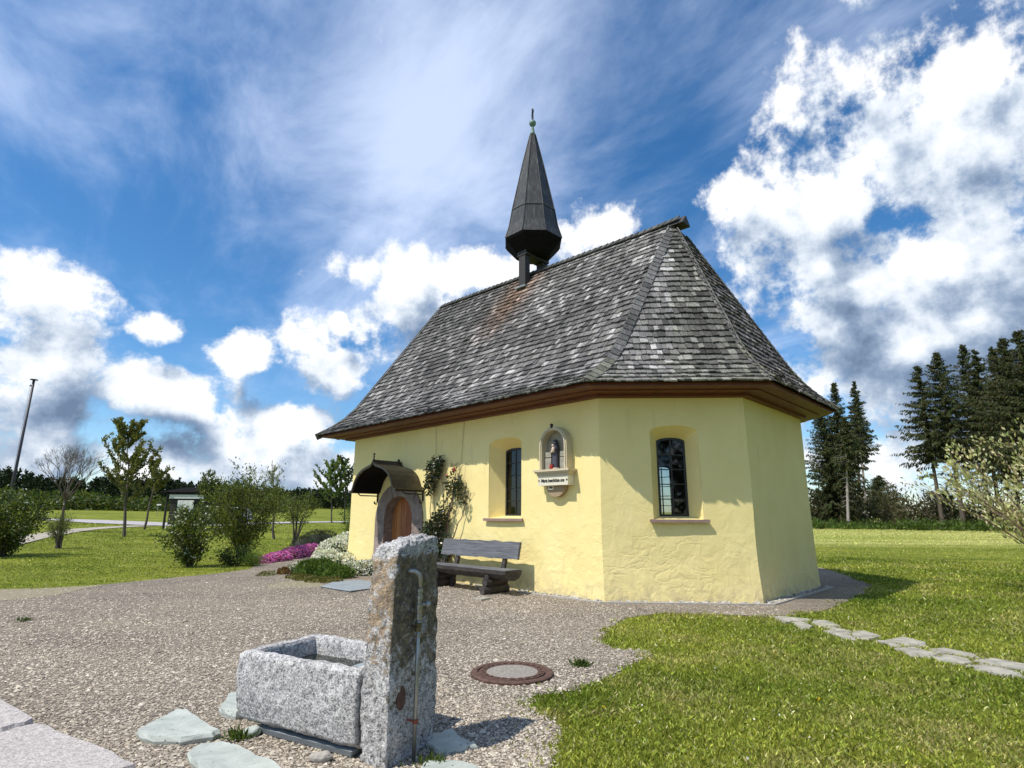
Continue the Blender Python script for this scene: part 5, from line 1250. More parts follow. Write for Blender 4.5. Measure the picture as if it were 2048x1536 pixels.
def bare_tree():
    b = G(118, 1063); H = ZH(130, 882, b[1])[2]-b[2]; t = thing('bare_tree', tuple(b), 'leafless young tree with a round crown of fine twigs', 'tree')
    mb = MB(); tw = MB(); k0 = b+np.array([0.02, 0, H*0.36]); mb.tube([b, b+np.array([0.04, 0, H*0.2]), k0], [0.11, 0.085, 0.08], 8)
    cen = b+np.array([0.15, 0, H*0.66]); RX, RZ = 2.0, H*0.36
    def grow(p, d, l, r, lev):
        d = d/np.linalg.norm(d); q = p+d*l; m_ = (p+q)/2+rng.normal(size=3)*l*0.05
        (mb if lev < 2 else tw).tube([p, m_, q], [r, r*0.8, r*0.6], 5 if lev < 2 else 3, cap=False)
        if lev >= 5: return
        for _ in range(3):
            nd_ = d+rand_unit(1)[0]*0.55+np.array([0, 0, 0.12]); e = q+nd_*l*0.5
            k = math.hypot(math.hypot(e[0]-cen[0], e[1]-cen[1])/RX, (e[2]-cen[2])/RZ)
            grow(q, nd_, l*rng.uniform(0.62, 0.85)*(1.0 if k < 0.9 else 0.6), r*0.58, lev+1)
    for k in range(9):
        th = 2*PI*k/9+rng.random()*0.4; tl = rng.uniform(0.25, 1.0)
        grow(k0-[0, 0, 0.15*rng.random()], np.array([math.cos(th)*tl, math.sin(th)*tl, 1.15]), H*0.19, 0.050, 0)
    mb.build('trunk', M['bark'], t); tw.build('crown', M['twig'], t, fix=False)
bare_tree()

# climbing rose on the wall, two wires above it
rose = thing('climbing_rose', tuple(FP(0, 4.85, 0, 0.12)), 'dark leaved climbing rose trained up the yellow wall behind the bench', 'climber')
mb = MB(); A = []
canes = [[(4.85, 0.0), (4.75, 0.7), (4.55, 1.5), (4.45, 2.3), (4.50, 3.05)], [(4.85, 0.0), (4.70, 0.6), (4.40, 1.2), (4.35, 2.0), (4.40, 2.75)], [(4.95, 0.0), (5.0, 0.9), (5.15, 1.7), (5.35, 2.3), (5.60, 2.85)], [(5.0, 0.0), (5.2, 0.8), (5.55, 1.4), (5.75, 1.9), (5.70, 2.5)], [(4.9, 0.0), (5.05, 1.0), (4.95, 1.9), (4.80, 2.6), (4.72, 3.15)], [(5.0, 0.0), (5.1, 0.5), (5.0, 1.2), (5.25, 1.9), (5.30, 2.7), (5.22, 3.05)], [(4.8, 0.0), (4.55, 0.35), (4.35, 0.9), (4.50, 1.5)], [(4.9, 0), (4.6, 0.5), (4.85, 1.1), (4.6, 1.7)]]
for c in canes:
    P = [FP(0, u+rng.normal()*0.03, z, 0.09+0.05*rng.random()) for u, z in c]
    PP = []
    for a, b in zip(P[:-1], P[1:]): PP += [a+(b-a)*k/3+rng.normal(size=3)*0.015 for k in range(3)]
    PP.append(P[-1]); mb.tube(PP, np.linspace(0.022, 0.006, len(PP)), 6)
    for k in range(len(PP)-1): A.append((PP[k], PP[k+1]))
    for k in range(5):
        j = rng.integers(2, len(PP)); p0 = PP[j]; d = rand_unit(1)[0]*0.3; d[2] = abs(d[2])*0.7; mb.tube([p0, p0+d*0.6+[0, 0, 0.03], p0+d], [0.007, 0.005, 0.003], 4); A.append((p0, p0+d))
mb.build('cane', M['stem_red'], rose)
PL = []
def puff(u, z, ru, rz, n):
    for _ in range(n):
        a = rng.normal(size=3); a /= np.linalg.norm(a)*1.0; k = rng.random()**0.4
        PL.append(FP(0, u+a[0]*ru*k, z+a[1]*rz*k, max(0.03, 0.18+a[2]*0.15*k)))
for (u, z, ru, rz, n) in ((4.50, 2.80, 0.30, 0.36, 420), (4.36, 2.40, 0.20, 0.26, 220), (4.72, 2.95, 0.17, 0.24, 130), (4.45, 1.15, 0.36, 0.36, 700), (4.80, 1.45, 0.32, 0.32, 520), (4.62, 0.75, 0.34, 0.32, 480), (5.05, 0.85, 0.28, 0.34, 320), (5.52, 2.35, 0.22, 0.32, 200), (5.20, 2.30, 0.22, 0.36, 130), (5.05, 1.75, 0.24, 0.30, 120), (5.72, 2.05, 0.16, 0.25, 60), (5.33, 2.75, 0.08, 0.2, 40)): puff(u, z, ru, rz, n)
PL = np.array(PL); quad_cloud('foliage', leaves(PL, 0.085, 0.055, 0.1), vary([(0.024, 0.045, 0.018), (0.036, 0.06, 0.022), (0.055, 0.075, 0.028), (0.10, 0.075, 0.04)], len(PL), 0.35), M['gloss_leaf'], rose)
mb = MB(); 
for _ in range(3): mb.sphere(FP(0, 5.25+0.1*rng.normal(), 2.75+0.06*rng.normal(), 0.2), 0.03, 8, 6, (0.5, 0.05, 0.05))
mb.build('blossom', M['pebble'], rose, smooth=True)
for (ua, ub, zb, lb) in ((4.33, 4.42, 3.0, 'thin climbing wire on the wall above the rose, the one nearer the door'), (5.54, 5.45, 2.7, 'thin climbing wire on the wall above the rose, the one nearer the window')):
    b = FP(0, ub, zb, 0.04); o = MB().tube([FP(0, ua, 4.09, 0.02), b], 0.004, 6).build('climbing_wire', M['twig'], org=tuple(b)); setp(o, lb, 'wire')
slat = MB(); slat.prism([FP(0, 4.98, 0.10, 0.26), FP(0, 5.20, 0.10, 0.30), FP(0, 5.16, 0.85, 0.10), FP(0, 5.02, 0.85, 0.10)], FP(0, 0, 0, 0.06)-FP(0, 0, 0, 0))
o = slat.build('leaning_board', M['log'], org=tuple(FP(0, 5.1, 0.1, 0.3))); setp(o, 'short weathered board leaning on the wall behind the bench', 'board')

# flower bed
def mound(name, label, blobs, pal, n, L, Wd, leafpal, nl, cat='flowers', pet=True, leafL=0.08, leafW=0.03, z0=0.0):
    """blobs: (px, py, radius, height) half-ellipsoids clothed in petals"""
    bs = [(G(px, py), r, h) for px, py, r, h in blobs]; org = bs[0][0]
    t = thing(name, tuple(org), label, cat); mb = MB()
    wts = np.array([r*r for _, r, _ in bs]); wts /= wts.sum()
    for b, r, h in bs: mb.sphere((b[0], b[1], b[2]-0.01), 1.0, 14, 10, (leafpal[0]), sc=(r*0.90, r*0.90, h*0.86))
    mb.build('cushion', M['needle'], t, smooth=True)
    def pts(n):
        i = rng.choice(len(bs), n, p=wts); u = rand_unit(n); u[:, 2] = np.abs(u[:, 2])
        c = np.array([bs[k][0] for k in i]); r = np.array([bs[k][1] for k in i])[:, None]; h = np.array([bs[k][2] for k in i])[:, None]
        s = np.concatenate([r, r, h], 1)*rng.uniform(0.93, 1.06, (n, 1)); return c+u*s, u
    if nl:
        P, u = pts(nl); quad_cloud('foliage', leaves(P, leafL, leafW, 0.5, u, 0.8), vary(leafpal, nl, 0.3), M['leaf'], t)
    if n:
        P, u = pts(n); P += u*0.015; quad_cloud('blossom', leaves(P-u*0.0, L, Wd, 0.2, u, 1.2), vary(pal, n, 0.16, 0.06), M['petal'], t)
    return t
LG = [(0.05, 0.08, 0.02), (0.08, 0.12, 0.03)]
mound('creeping_phlox', 'bright pink carpet of creeping phlox spilling over the bed edge', [(528, 1126, 0.30, 0.20), (545, 1123, 0.36, 0.26), (562, 1121, 0.36, 0.30), (580, 1117, 0.40, 0.38), (598, 1114, 0.40, 0.40), (616, 1111, 0.36, 0.42), (628, 1110, 0.26, 0.42)], [(0.70, 0.16, 0.54), (0.80, 0.26, 0.70), (0.62, 0.11, 0.40), (0.85, 0.38, 0.78)], 6500, 0.05, 0.045, LG, 500)
WP = [(0.80, 0.78, 0.70), (0.72, 0.70, 0.60), (0.84, 0.83, 0.78)]
mound('candytuft', 'large white candytuft mound against the chapel corner', [(652, 1138, 0.50, 0.55), (672, 1130, 0.75, 0.85), (690, 1124, 0.65, 0.95), (668, 1140, 0.50, 0.45), (690, 1138, 0.50, 0.45)], WP, 6500, 0.065, 0.06, DK, 900)
mound('candytuft', 'small white candytuft tuft at the left tip of the bed', [(584, 1146, 0.20, 0.20), (597, 1143, 0.20, 0.24)], WP, 700, 0.05, 0.045, LG, 250)
mound('candytuft', 'white candytuft patch at the wall foot beside the pillar', [(704, 1148, 0.26, 0.30), (722, 1150, 0.28, 0.34), (738, 1150, 0.26, 0.36)], WP, 1700, 0.06, 0.055, DK, 450)
mound('perennial_clump', 'fresh green leafy perennials in the middle of the bed', [(618, 1150, 0.34, 0.34), (640, 1150, 0.36, 0.36), (662, 1154, 0.34, 0.30), (682, 1156, 0.3, 0.26)], WP, 0, 0, 0, [(0.09, 0.15, 0.025), (0.14, 0.20, 0.04), (0.06, 0.10, 0.02)], 2600, 'plant', leafL=0.13, leafW=0.03)
mound('ground_cover', 'brownish moss and stonecrop edging the front of the bed', [(592, 1156, 0.26, 0.10), (612, 1160, 0.30, 0.10), (636, 1164, 0.30, 0.10), (660, 1164, 0.30, 0.10)], WP, 0, 0, 0, [(0.13, 0.12, 0.03), (0.17, 0.14, 0.04), (0.09, 0.11, 0.02)], 1500, 'plant', leafL=0.05, leafW=0.025)
mound('stonecrop_tuft', 'small reddish stonecrop tuft in the gravel', [(568, 1148, 0.16, 0.14)], [(0.30, 0.06, 0.05), (0.24, 0.09, 0.05)], 200, 0.05, 0.03, [(0.16, 0.12, 0.04)], 150, 'plant')
mound('weed_patch', 'sparse greenish weeds in the gravel left of the bed', [(545, 1148, 0.3, 0.05), (530, 1152, 0.2, 0.04)], WP, 0, 0, 0, [(0.13, 0.14, 0.05), (0.18, 0.15, 0.07)], 350, 'plant', leafL=0.07, leafW=0.02)
mound('lavender_cushion', 'dark grey green lavender cushion behind the pink phlox', [(606, 1098, 0.55, 0.55), (630, 1094, 0.75, 0.75), (652, 1094, 0.65, 0.75)], WP, 0, 0, 0, [(0.045, 0.052, 0.034), (0.065, 0.072, 0.05), (0.035, 0.042, 0.026)], 5200, 'plant', leafL=0.12, leafW=0.014)
for (px, py, s, lb) in ((700, 1118, 0.28, 'pinkish boulder tucked by the chapel corner, the upper one'), (694, 1130, 0.25, 'pinkish boulder in the bed beside the wall, the lower one'), (642, 1128, 0.30, 'grey brown boulder between phlox and candytuft')):
    b = G(px, py); mb = MB(); mb.sphere((b[0], b[1], b[2]+s*0.6), s, 12, 9, sc=(1.2, 1, 0.85)); o = mb.build('boulder', M['boulder'], org=tuple(b), smooth=True); setp(o, lb, 'boulder', 'boulders in the flower bed'); rocky(o, 0, 2, 0.14, 0.2)
b0_ = G(742, 1178); mb = MB(); mb.tube([b0_+[0, 0, 0.03], b0_+[0.45, 0.30, 0.30]], 0.05, 6); mb.tube([b0_+[0.10, -0.04, 0.03], b0_+[0.52, 0.26, 0.26]], 0.04, 6); o = mb.build('timber_billet', M['log'], org=tuple(b0_)); setp(o, 'grey wooden billet leaning behind the pillar\'s left side', 'timber')
# weed tufts in the gravel
for (px, py, lb, n) in ((1161, 1333, 'small dark green weed tuft right of the manhole', 260), (48, 1244, 'tiny weed tuft alone on the gravel at the far left', 90), (478, 1478, 'grass tuft growing beside the stone under the trough', 160), (860, 1532, 'grass tuft at the bottom edge below the pillar', 120)):
    b = G(px, py); P = b+rng.normal(size=(n, 3))*[0.075, 0.055, 0.0]+[0, 0, 0.004]; o = quad_cloud('weed_tuft', leaves(b+(P-b)*0.6, 0.085, 0.014, 0.6), vary([(0.06, 0.10, 0.018), (0.10, 0.14, 0.03)], n), M['leaf'], org=tuple(b)); setp(o, lb, 'weed')

# pale young willow leaning into the right edge
shrub('willow_bush', 'pale leaved willow bush leaning in at the right edge', 'shrub', (12.0, 12.4, 0), 3.75, 2.9, 40, 6200, 0.10, 0.048, [(0.56, 0.53, 0.26), (0.68, 0.65, 0.40), (0.46, 0.43, 0.18), (0.34, 0.32, 0.12)], stem='stem_red', low=0.35, tipbias=0.5, spread=0.06, nb=8, up=0.8, sr=0.013)

# ------------------------------------------------------------------ things on the left
sb_ = G(326, 1058); px_m = 1130/np.linalg.norm(sb_[:2])*1.0
vr = np.array([sb_[1], -sb_[0]])/np.linalg.norm(sb_[:2]); vf = sb_[:2]/np.linalg.norm(sb_[:2])       # right and away as seen from the yard
car_r, car_f = vr, vf
vf = np.array([-0.08, 0.9968]); vr = np.array([0.9968, 0.08])
def SP(r, f, z): q = sb_[:2]+vr*r+vf*f; return np.array([q[0], q[1], sb_[2]+z*0.90])
she = thing('information_shelter', tuple(sb_), 'dark wooden information shelter with roof and white notice boards', 'shelter')
for (r, f) in ((0, 0), (4.6, 0), (0.75, 1.9), (4.6, 1.9)):
    mb = MB(); mb.tube([SP(r, f, -0.1), SP(r, f, 2.95)], 0.08, 6); mb.build('post', M['timber_dark'], she)
mb = MB(); mb.tube([SP(0.02, 0, 2.2), SP(0.55, 0.4, 2.9)], 0.06, 6); mb.tube([SP(0.75, 1.85, 1.6), SP(0.3, 1.0, 2.9)], 0.06, 6); mb.build('brace', M['timber_dark'], she)
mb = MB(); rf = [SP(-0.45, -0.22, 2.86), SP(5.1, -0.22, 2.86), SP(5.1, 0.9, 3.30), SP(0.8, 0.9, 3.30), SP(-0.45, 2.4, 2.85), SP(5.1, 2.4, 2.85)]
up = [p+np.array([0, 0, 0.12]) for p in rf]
mb.add(rf+up, [(0, 1, 2, 3), (3, 2, 5, 4), (0, 3, 4), (6, 7, 8, 9), (9, 8, 11, 10), (6, 9, 10), (0, 1, 7, 6), (1, 2, 8, 7), (2, 5, 11, 8), (5, 4, 10, 11), (4, 0, 6, 10)]); mb.build('roof', M['shade_black'], she)  # under-lit look of the roof painted into its black
mb = MB()
for k in range(9): mb.prism([SP(0.25, 0.0, 0.35+k*0.27), SP(4.6, 0.0, 0.35+k*0.27), SP(4.6, 0.0, 0.60+k*0.27), SP(0.25, 0.0, 0.60+k*0.27)], (*(vf*0.04), 0))
mb.build('board_wall', M['timber_dark'], she)
mb = MB(); mb.prism([SP(0.20, -0.14, 2.46), SP(2.70, -0.14, 2.46), SP(2.70, -0.14, 2.78), SP(0.20, -0.14, 2.78)], (*(vf*0.03), 0)); mb.build('title_board', M['white_board'], she)
mb = MB(); mb.prism([SP(0.85, -0.14, 1.55), SP(2.00, -0.14, 1.55), SP(2.00, -0.14, 2.32), SP(0.85, -0.14, 2.32)], (*(vf*0.03), 0)); mb.build('map_board', M['white_board'], she)
mb = MB(); mb.prism([SP(1.60, -0.146, 1.85), SP(1.70, -0.146, 1.85), SP(1.70, -0.146, 1.93), SP(1.60, -0.146, 1.93)], (*(vf*-0.006), 0)); mb.build('map_marker', M['timber_dark'], she)
# car
vr, vf = car_r, car_f
cb = G(455, 1047)
def CPt(r, f, z): q = cb[:2]+vr*r+vf*f; return np.array([q[0], q[1], cb[2]+0.05+z])
car = thing('parked_car', tuple(cb), 'white car parked behind the tallest shrub', 'car')
def hull(mb, prof, w0, w1, ztop):
    n = len(prof); V = []
    for f, s in ((-w0/2, 0), (w0/2, 0)): V += [CPt(x, f*(1 if z < 0.85 else w1/w0), z) for x, z in prof]
    F = [(k, (k+1) % n, n+(k+1) % n, n+k) for k in range(n)]+[tuple(range(n-1, -1, -1)), tuple(range(n, 2*n))]; mb.add(V, F)
mb = MB(); hull(mb, [(-2.1, 0.30), (2.05, 0.30), (2.12, 0.55), (2.08, 0.86), (1.98, 0.98), (1.55, 1.38), (1.1, 1.47), (-0.2, 1.48), (-0.55, 1.42), (-1.15, 0.98), (-2.0, 0.80), (-2.14, 0.58)], 1.76, 1.36, 1.48)
body = mb.build('body', M['car_paint'], car); m = body.modifiers.new('bevel', 'BEVEL'); m.width = 0.06; m.segments = 3
for sgn in (-1, 1):
    for pf in ([(-1.0, 0.96), (-0.5, 1.36), (0.25, 1.39), (0.25, 0.96)], [(0.35, 0.96), (0.35, 1.39), (1.05, 1.38), (1.45, 1.28), (1.72, 1.0)]):
        mb = MB(); mb.prism([CPt(x, sgn*(0.885-0.20*max(0, (z-0.85))/0.6), z) for x, z in pf], (*(vf*sgn*0.008), 0)); mb.build('side_window', M['car_glass'], car)
mb = MB(); mb.prism([CPt(-1.14, -0.62, 1.0), CPt(-1.14, 0.62, 1.0), CPt(-0.60, 0.56, 1.40), CPt(-0.60, -0.56, 1.40)], (*(vr*-0.015), 0.01)); mb.build('windscreen', M['car_glass'], car)
for x in (-1.35, 1.3):
    for sgn in (-1, 1):
        mb = MB(); mb.lathe(CPt(x, sgn*0.70, 0.30), [(0.16, 0), (0.31, 0.0), (0.33, 0.04), (0.33, 0.16), (0.30, 0.20), (0.20, 0.20)], 20, axis=(*(vf*sgn), 0)); wh = mb.build('wheel', M['tyre'], car)
        mb = MB(); mb.lathe(CPt(x, sgn*0.70, 0.30), [(0.2, 0.1), (0.2, 0.185), (0.05, 0.205), (0.01, 0.205)], 12, axis=(*(vf*sgn), 0)); mb.build('rim', M['rim'], wh)
for sgn in (-1, 1):
    mb = MB(); mb.box(CPt(2.07, sgn*0.66, 0.80), (0.10, 0.26, 0.14), Matrix(((vr[0], vf[0], 0), (vr[1], vf[1], 0), (0, 0, 1)))); mb.build('tail_lamp', M['tail_red'], car)
    mb = MB(); mb.box(CPt(-2.06, sgn*0.62, 0.68), (0.14, 0.34, 0.14), Matrix(((vr[0], vf[0], 0), (vr[1], vf[1], 0), (0, 0, 1)))); mb.build('headlight', M['rim'], car)
# flagpole
fb = G(8, 1082); ft = ZH(68, 760, fb[1]); fpo = thing('flagpole', tuple(fb), 'tall bare grey flagpole at the left edge', 'flagpole'); Hf = ft[2]-fb[2]; fb2 = np.array([ft[0], ft[1], fb[2]])
fpo.location = fb2; ORG[fpo] = fb2
mb = MB(); mb.tube([fb2, fb2+[0, 0, Hf*0.42], fb2+[0, 0, Hf]], [0.075, 0.066, 0.055], 12); mb.build('pole', M['flagpole'], fpo, smooth=True)
mb = MB(); mb.lathe(fb2+[0, 0, Hf], [(0.06, -0.02), (0.17, 0.0), (0.17, 0.03), (0.05, 0.05)], 14); mb.build('cap', M['flagpole'], fpo)
mb = MB(); mb.box(fb2+[-0.09, 0, Hf-0.30], (0.12, 0.05, 0.07)); mb.build('pulley', M['flagpole'], fpo)
mb = MB(); mb.tube([fb2+[-0.14, 0, Hf-0.30], fb2+[-0.10, 0, 1.0]], 0.006, 4); mb.build('halyard', M['twig'], fpo)
fs_ = G(313, 1033); fsg = thing('field_sign', tuple(fs_), 'tiny white sign on a thin post at the far field edge', 'sign')
mb = MB(); mb.tube([fs_, fs_+[0, 0, 1.5]], 0.03, 5); mb.build('post', M['zinc'], fsg); mb = MB(); mb.box(fs_+[0.1, 0, 1.4], (0.55, 0.05, 0.16)); mb.build('board', M['white_board'], fsg)

# ------------------------------------------------------------------ woods
def spruce(label, basep, topp, crown, R, dens=1.0, dead=0.0, pale=False, dist=None, tone=1.0):
    d = ray(*basep); b = G(*basep)
    if dist: b = np.array([d[0], d[1], 0])/math.hypot(d[0], d[1])*dist; b[2] = float(terrain(b[0], b[1]))
    top = ZH(*topp, b[1]); H = top[2]-b[2]
    R *= 1.22
    t = thing('spruce_tree', tuple(b), label, 'tree', 'spruces beyond the right field'); mb = MB()
    ax = lambda w: b+np.array([(top[0]-b[0])*w, 0, H*w])
    mb.tube([ax(k/10) for k in range(11)], np.linspace(0.012*H+0.03, 0.02, 11), 8); A0 = []; A1 = []
    z = crown*H; zl = dead*H
    while zl < crown*H and dead > 0:
        for k in range(3):
            th = rng.uniform(0, 2*PI); l = R*rng.uniform(0.25, 0.8); p = ax(zl/H); q = p+np.array([math.cos(th)*l, math.sin(th)*l, -l*0.25]); mb.tube([p, (p+q)/2+[0, 0, 0.1], q], [0.035, 0.022, 0.01], 3, cap=False)
            if rng.random() < 0.35: A0.append((p+q)/2); A1.append(q)
        zl += H*0.028/max(dens, 0.4)
    while z < H*0.985:
        w = (z/H-crown)/(1-crown); prof = min(1.0, (1-w)**0.9*1.15+0.015)*(0.62+0.38*min(1, w*4+0.25))*(0.8+0.4*rng.random()); m = int((7-3.5*w)*dens)+2
        for k in range(m):
            th = rng.uniform(0, 2*PI); l = R*prof*rng.uniform(0.55, 1.25); p = ax(z/H+rng.normal()*0.004)
            dirh = np.array([math.cos(th), math.sin(th), 0]); dr = -0.30+0.55*w
            p1 = p+dirh*l*0.5+[0, 0, l*0.5*dr]; p2 = p+dirh*l+[0, 0, l*(dr+0.12)]
            mb.tube([p, p1, p2], [0.035*(1-w)+0.012, 0.02, 0.008], 3, cap=False); A0 += [p, p1]; A1 += [p1, p2]
        z += H*0.021*(1-0.45*w)
    mb.build('trunk', M['bark_pale' if pale else 'bark'], t)
    A0 = np.array(A0); A1 = np.array(A1); n = int(len(A0)*24); i = rng.integers(0, len(A0), n); u = rng.random((n, 1))
    P = A0[i]+(A1[i]-A0[i])*u+rng.normal(size=(n, 3))*[0.08, 0.08, 0.06]
    D = A1[i]-A0[i]; D /= np.linalg.norm(D, axis=1, keepdims=True); side = np.cross(D, [0, 0, 1])*rng.choice([-1, 1], (n, 1))
    D = D*0.5+side*0.45+np.array([0, 0, -0.75]); sc = np.clip(0.32+0.75*(1-(P[:, 2]-b[2])/H)/(1-crown), 0.30, 1.0); Q = leaves(P, 0.66*sc, 0.17*np.sqrt(sc), 0.0, D, 0.35)
    quad_cloud('crown', Q, vary(np.array([(0.024, 0.038, 0.012), (0.040, 0.055, 0.016), (0.060, 0.070, 0.022), (0.085, 0.080, 0.028)])*tone, n, 0.35), M['needle'], t); return t
spruce('dense spruce clothed to the ground next to the chapel wall', (1672, 1056), (1640, 800), 0.0, 4.6, 1.5)
spruce('spruce with tall tip just right of the roof edge', (1692, 1056), (1667, 762), 0.10, 3.2, 1.15, dist=112)
spruce('thin spruce with bare leaning pale trunk beside the dense one', (1697, 1058), (1690, 830), 0.55, 1.6, 0.7, 0.2, True)
spruce('slim spruce with long dark bare trunk, its crown tallest of the slim pair', (1722, 1052), (1708, 757), 0.52, 2.3, 1.0, 0.22)
spruce('slim spruce with pale bare trunk nearest the open gap', (1735, 1053), (1713, 790), 0.50, 2.6, 0.8, 0.25, True)
spruce('leftmost spruce of the right grove with ragged see through branches', (1888, 1060), (1832, 728), 0.42, 3.8, 0.75, 0.08)
spruce('second spruce from the left in the right grove', (1930, 1060), (1870, 700), 0.40, 3.6, 1.1, 0.12, dist=104)
spruce('tall spruce with pale straight trunk in the right grove', (1985, 1060), (1924, 684), 0.38, 3.8, 1.1, 0.15, True)
spruce('narrow spruce squeezed into the middle of the right grove', (2005, 1060), (1948, 694), 0.36, 3.0, 1.0, 0.15, dist=108)
spruce('spruce with a twin beside it in the middle of the right grove', (2045, 1060), (1982, 692), 0.34, 3.6, 1.1, 0.15, dist=101)
spruce('broad dark spruce in the right part of the grove', (2070, 1060), (2003, 672), 0.30, 4.2, 1.3, 0.15, dist=98)
spruce('tallest dark spruce at the right edge', (2105, 1060), (2035, 654), 0.28, 4.6, 1.4, 0.12, dist=96)
spruce('spruce cut by the right edge of the picture', (2150, 1060), (2080, 650), 0.26, 4.4, 1.2, 0.12, dist=95)
spruce('small round topped conifer standing far behind the thicket', (1762, 1050), (1757, 950), 0.25, 5.5, 1.2, dist=165)

def mass(name, label, P, L, Wd, pal, mat, cat, up=0.2, v=0.35):
    n = len(P); o = quad_cloud(name, leaves(P, L, Wd, up), vary(pal, n, v), M[mat]); setp(o, label, cat, kind='stuff'); return o
def arc_pts(az0, az1, r0, r1, n):
    a = np.radians(rng.uniform(az0, az1, n)); r = rng.uniform(r0, r1, n); x = r*np.sin(a); y = r*np.cos(a); return x, y
# far conifer forest behind the left fields
tx, ty = arc_pts(-62, -8, 196, 232, 1150); Ps = []; Cs = []
for x, y in zip(tx, ty):
    z0 = float(terrain(x, y)); az = math.degrees(math.atan2(x, y)); Hh = rng.uniform(5.0, 7.0)+(1.9 if az < -40 else 0)+(0.8 if -36 < az < -30 else 0)-(0.8 if az > -24 else 0); n = 80
    w = rng.random(n)**0.8; r = (1-w)*1.5*rng.random(n)**0.5+0.08; th = rng.uniform(0, 2*PI, n)
    Ps.append(np.stack([x+r*np.cos(th), y+r*np.sin(th), z0+0.3+w*Hh], 1))
mass('distant_forest', 'dark distant conifer forest along the left horizon', np.concatenate(Ps), 0.95, 0.5, [(0.018, 0.030, 0.012), (0.028, 0.042, 0.016), (0.036, 0.05, 0.02)], 'needle', 'forest')
Ps = []
for x, y, Hh, R in [(*p, rng.uniform(1.6, 3.1), rng.uniform(1.6, 3.0)) for p in zip(*arc_pts(-60, -21, 112, 126, 150))]:
    z0 = float(terrain(x, y)); u = rand_unit(170); u[:, 2] = np.abs(u[:, 2]); Ps.append(np.array([x, y, z0])+u*[R, R, Hh]*rng.uniform(0.75, 1.05, (170, 1)))
mass('hedgerow', 'rounded green hedgerow along the far edge of the left field', np.concatenate(Ps), 0.55, 0.36, [(0.065, 0.095, 0.018), (0.09, 0.12, 0.022), (0.05, 0.075, 0.018), (0.12, 0.135, 0.03)], 'leaf', 'hedge')
# brownish thicket and rough edge on the right
Ps = []
for x, y, Hh, R in [(*p, rng.uniform(3.5, 7.5), rng.uniform(1.8, 3.2)) for p in zip(*arc_pts(26, 48, 106, 128, 80))]:
    u = rand_unit(200); u[:, 2] = np.abs(u[:, 2]); Ps.append(np.array([x, y, 0])+u*[R, R, Hh]*rng.uniform(0.55, 1.05, (200, 1)))
mass('thicket', 'brownish half bare thicket behind the right field', np.concatenate(Ps), 0.9, 0.22, [(0.075, 0.070, 0.030), (0.10, 0.085, 0.045), (0.065, 0.075, 0.025), (0.13, 0.11, 0.06)], 'leaf', 'thicket', 0.8)
Ps = []
for x, y in zip(*arc_pts(23, 56, 97, 106, 260)):
    u = rand_unit(60); u[:, 2] = np.abs(u[:, 2]); R = rng.uniform(0.6, 1.5); Ps.append(np.array([x, y, 0])+u*[R, R, rng.uniform(0.4, 1.5)]*rng.uniform(0.4, 1.05, (60, 1)))
mass('rough_margin', 'rough green herbs along the foot of the right wood', np.concatenate(Ps), 0.6, 0.16, [(0.08, 0.13, 0.02), (0.11, 0.17, 0.028), (0.06, 0.09, 0.02)], 'leaf', 'undergrowth', 1.0)
Ps = []
for x, y in zip(*arc_pts(56, 180, 60, 130, 160)):
    Hh = rng.uniform(9, 18); n = 90; w = rng.random(n)**0.8; r = (1-w)*3*rng.random(n)**0.5+0.2; th = rng.uniform(0, 2*PI, n); Ps.append(np.stack([x+r*np.cos(th), y+r*np.sin(th), w*Hh], 1))
mass('wood_edge', 'dark conifer wood continuing past the right edge', np.concatenate(Ps), 2.2, 0.9, [(0.018, 0.030, 0.012), (0.028, 0.042, 0.016)], 'needle', 'forest')

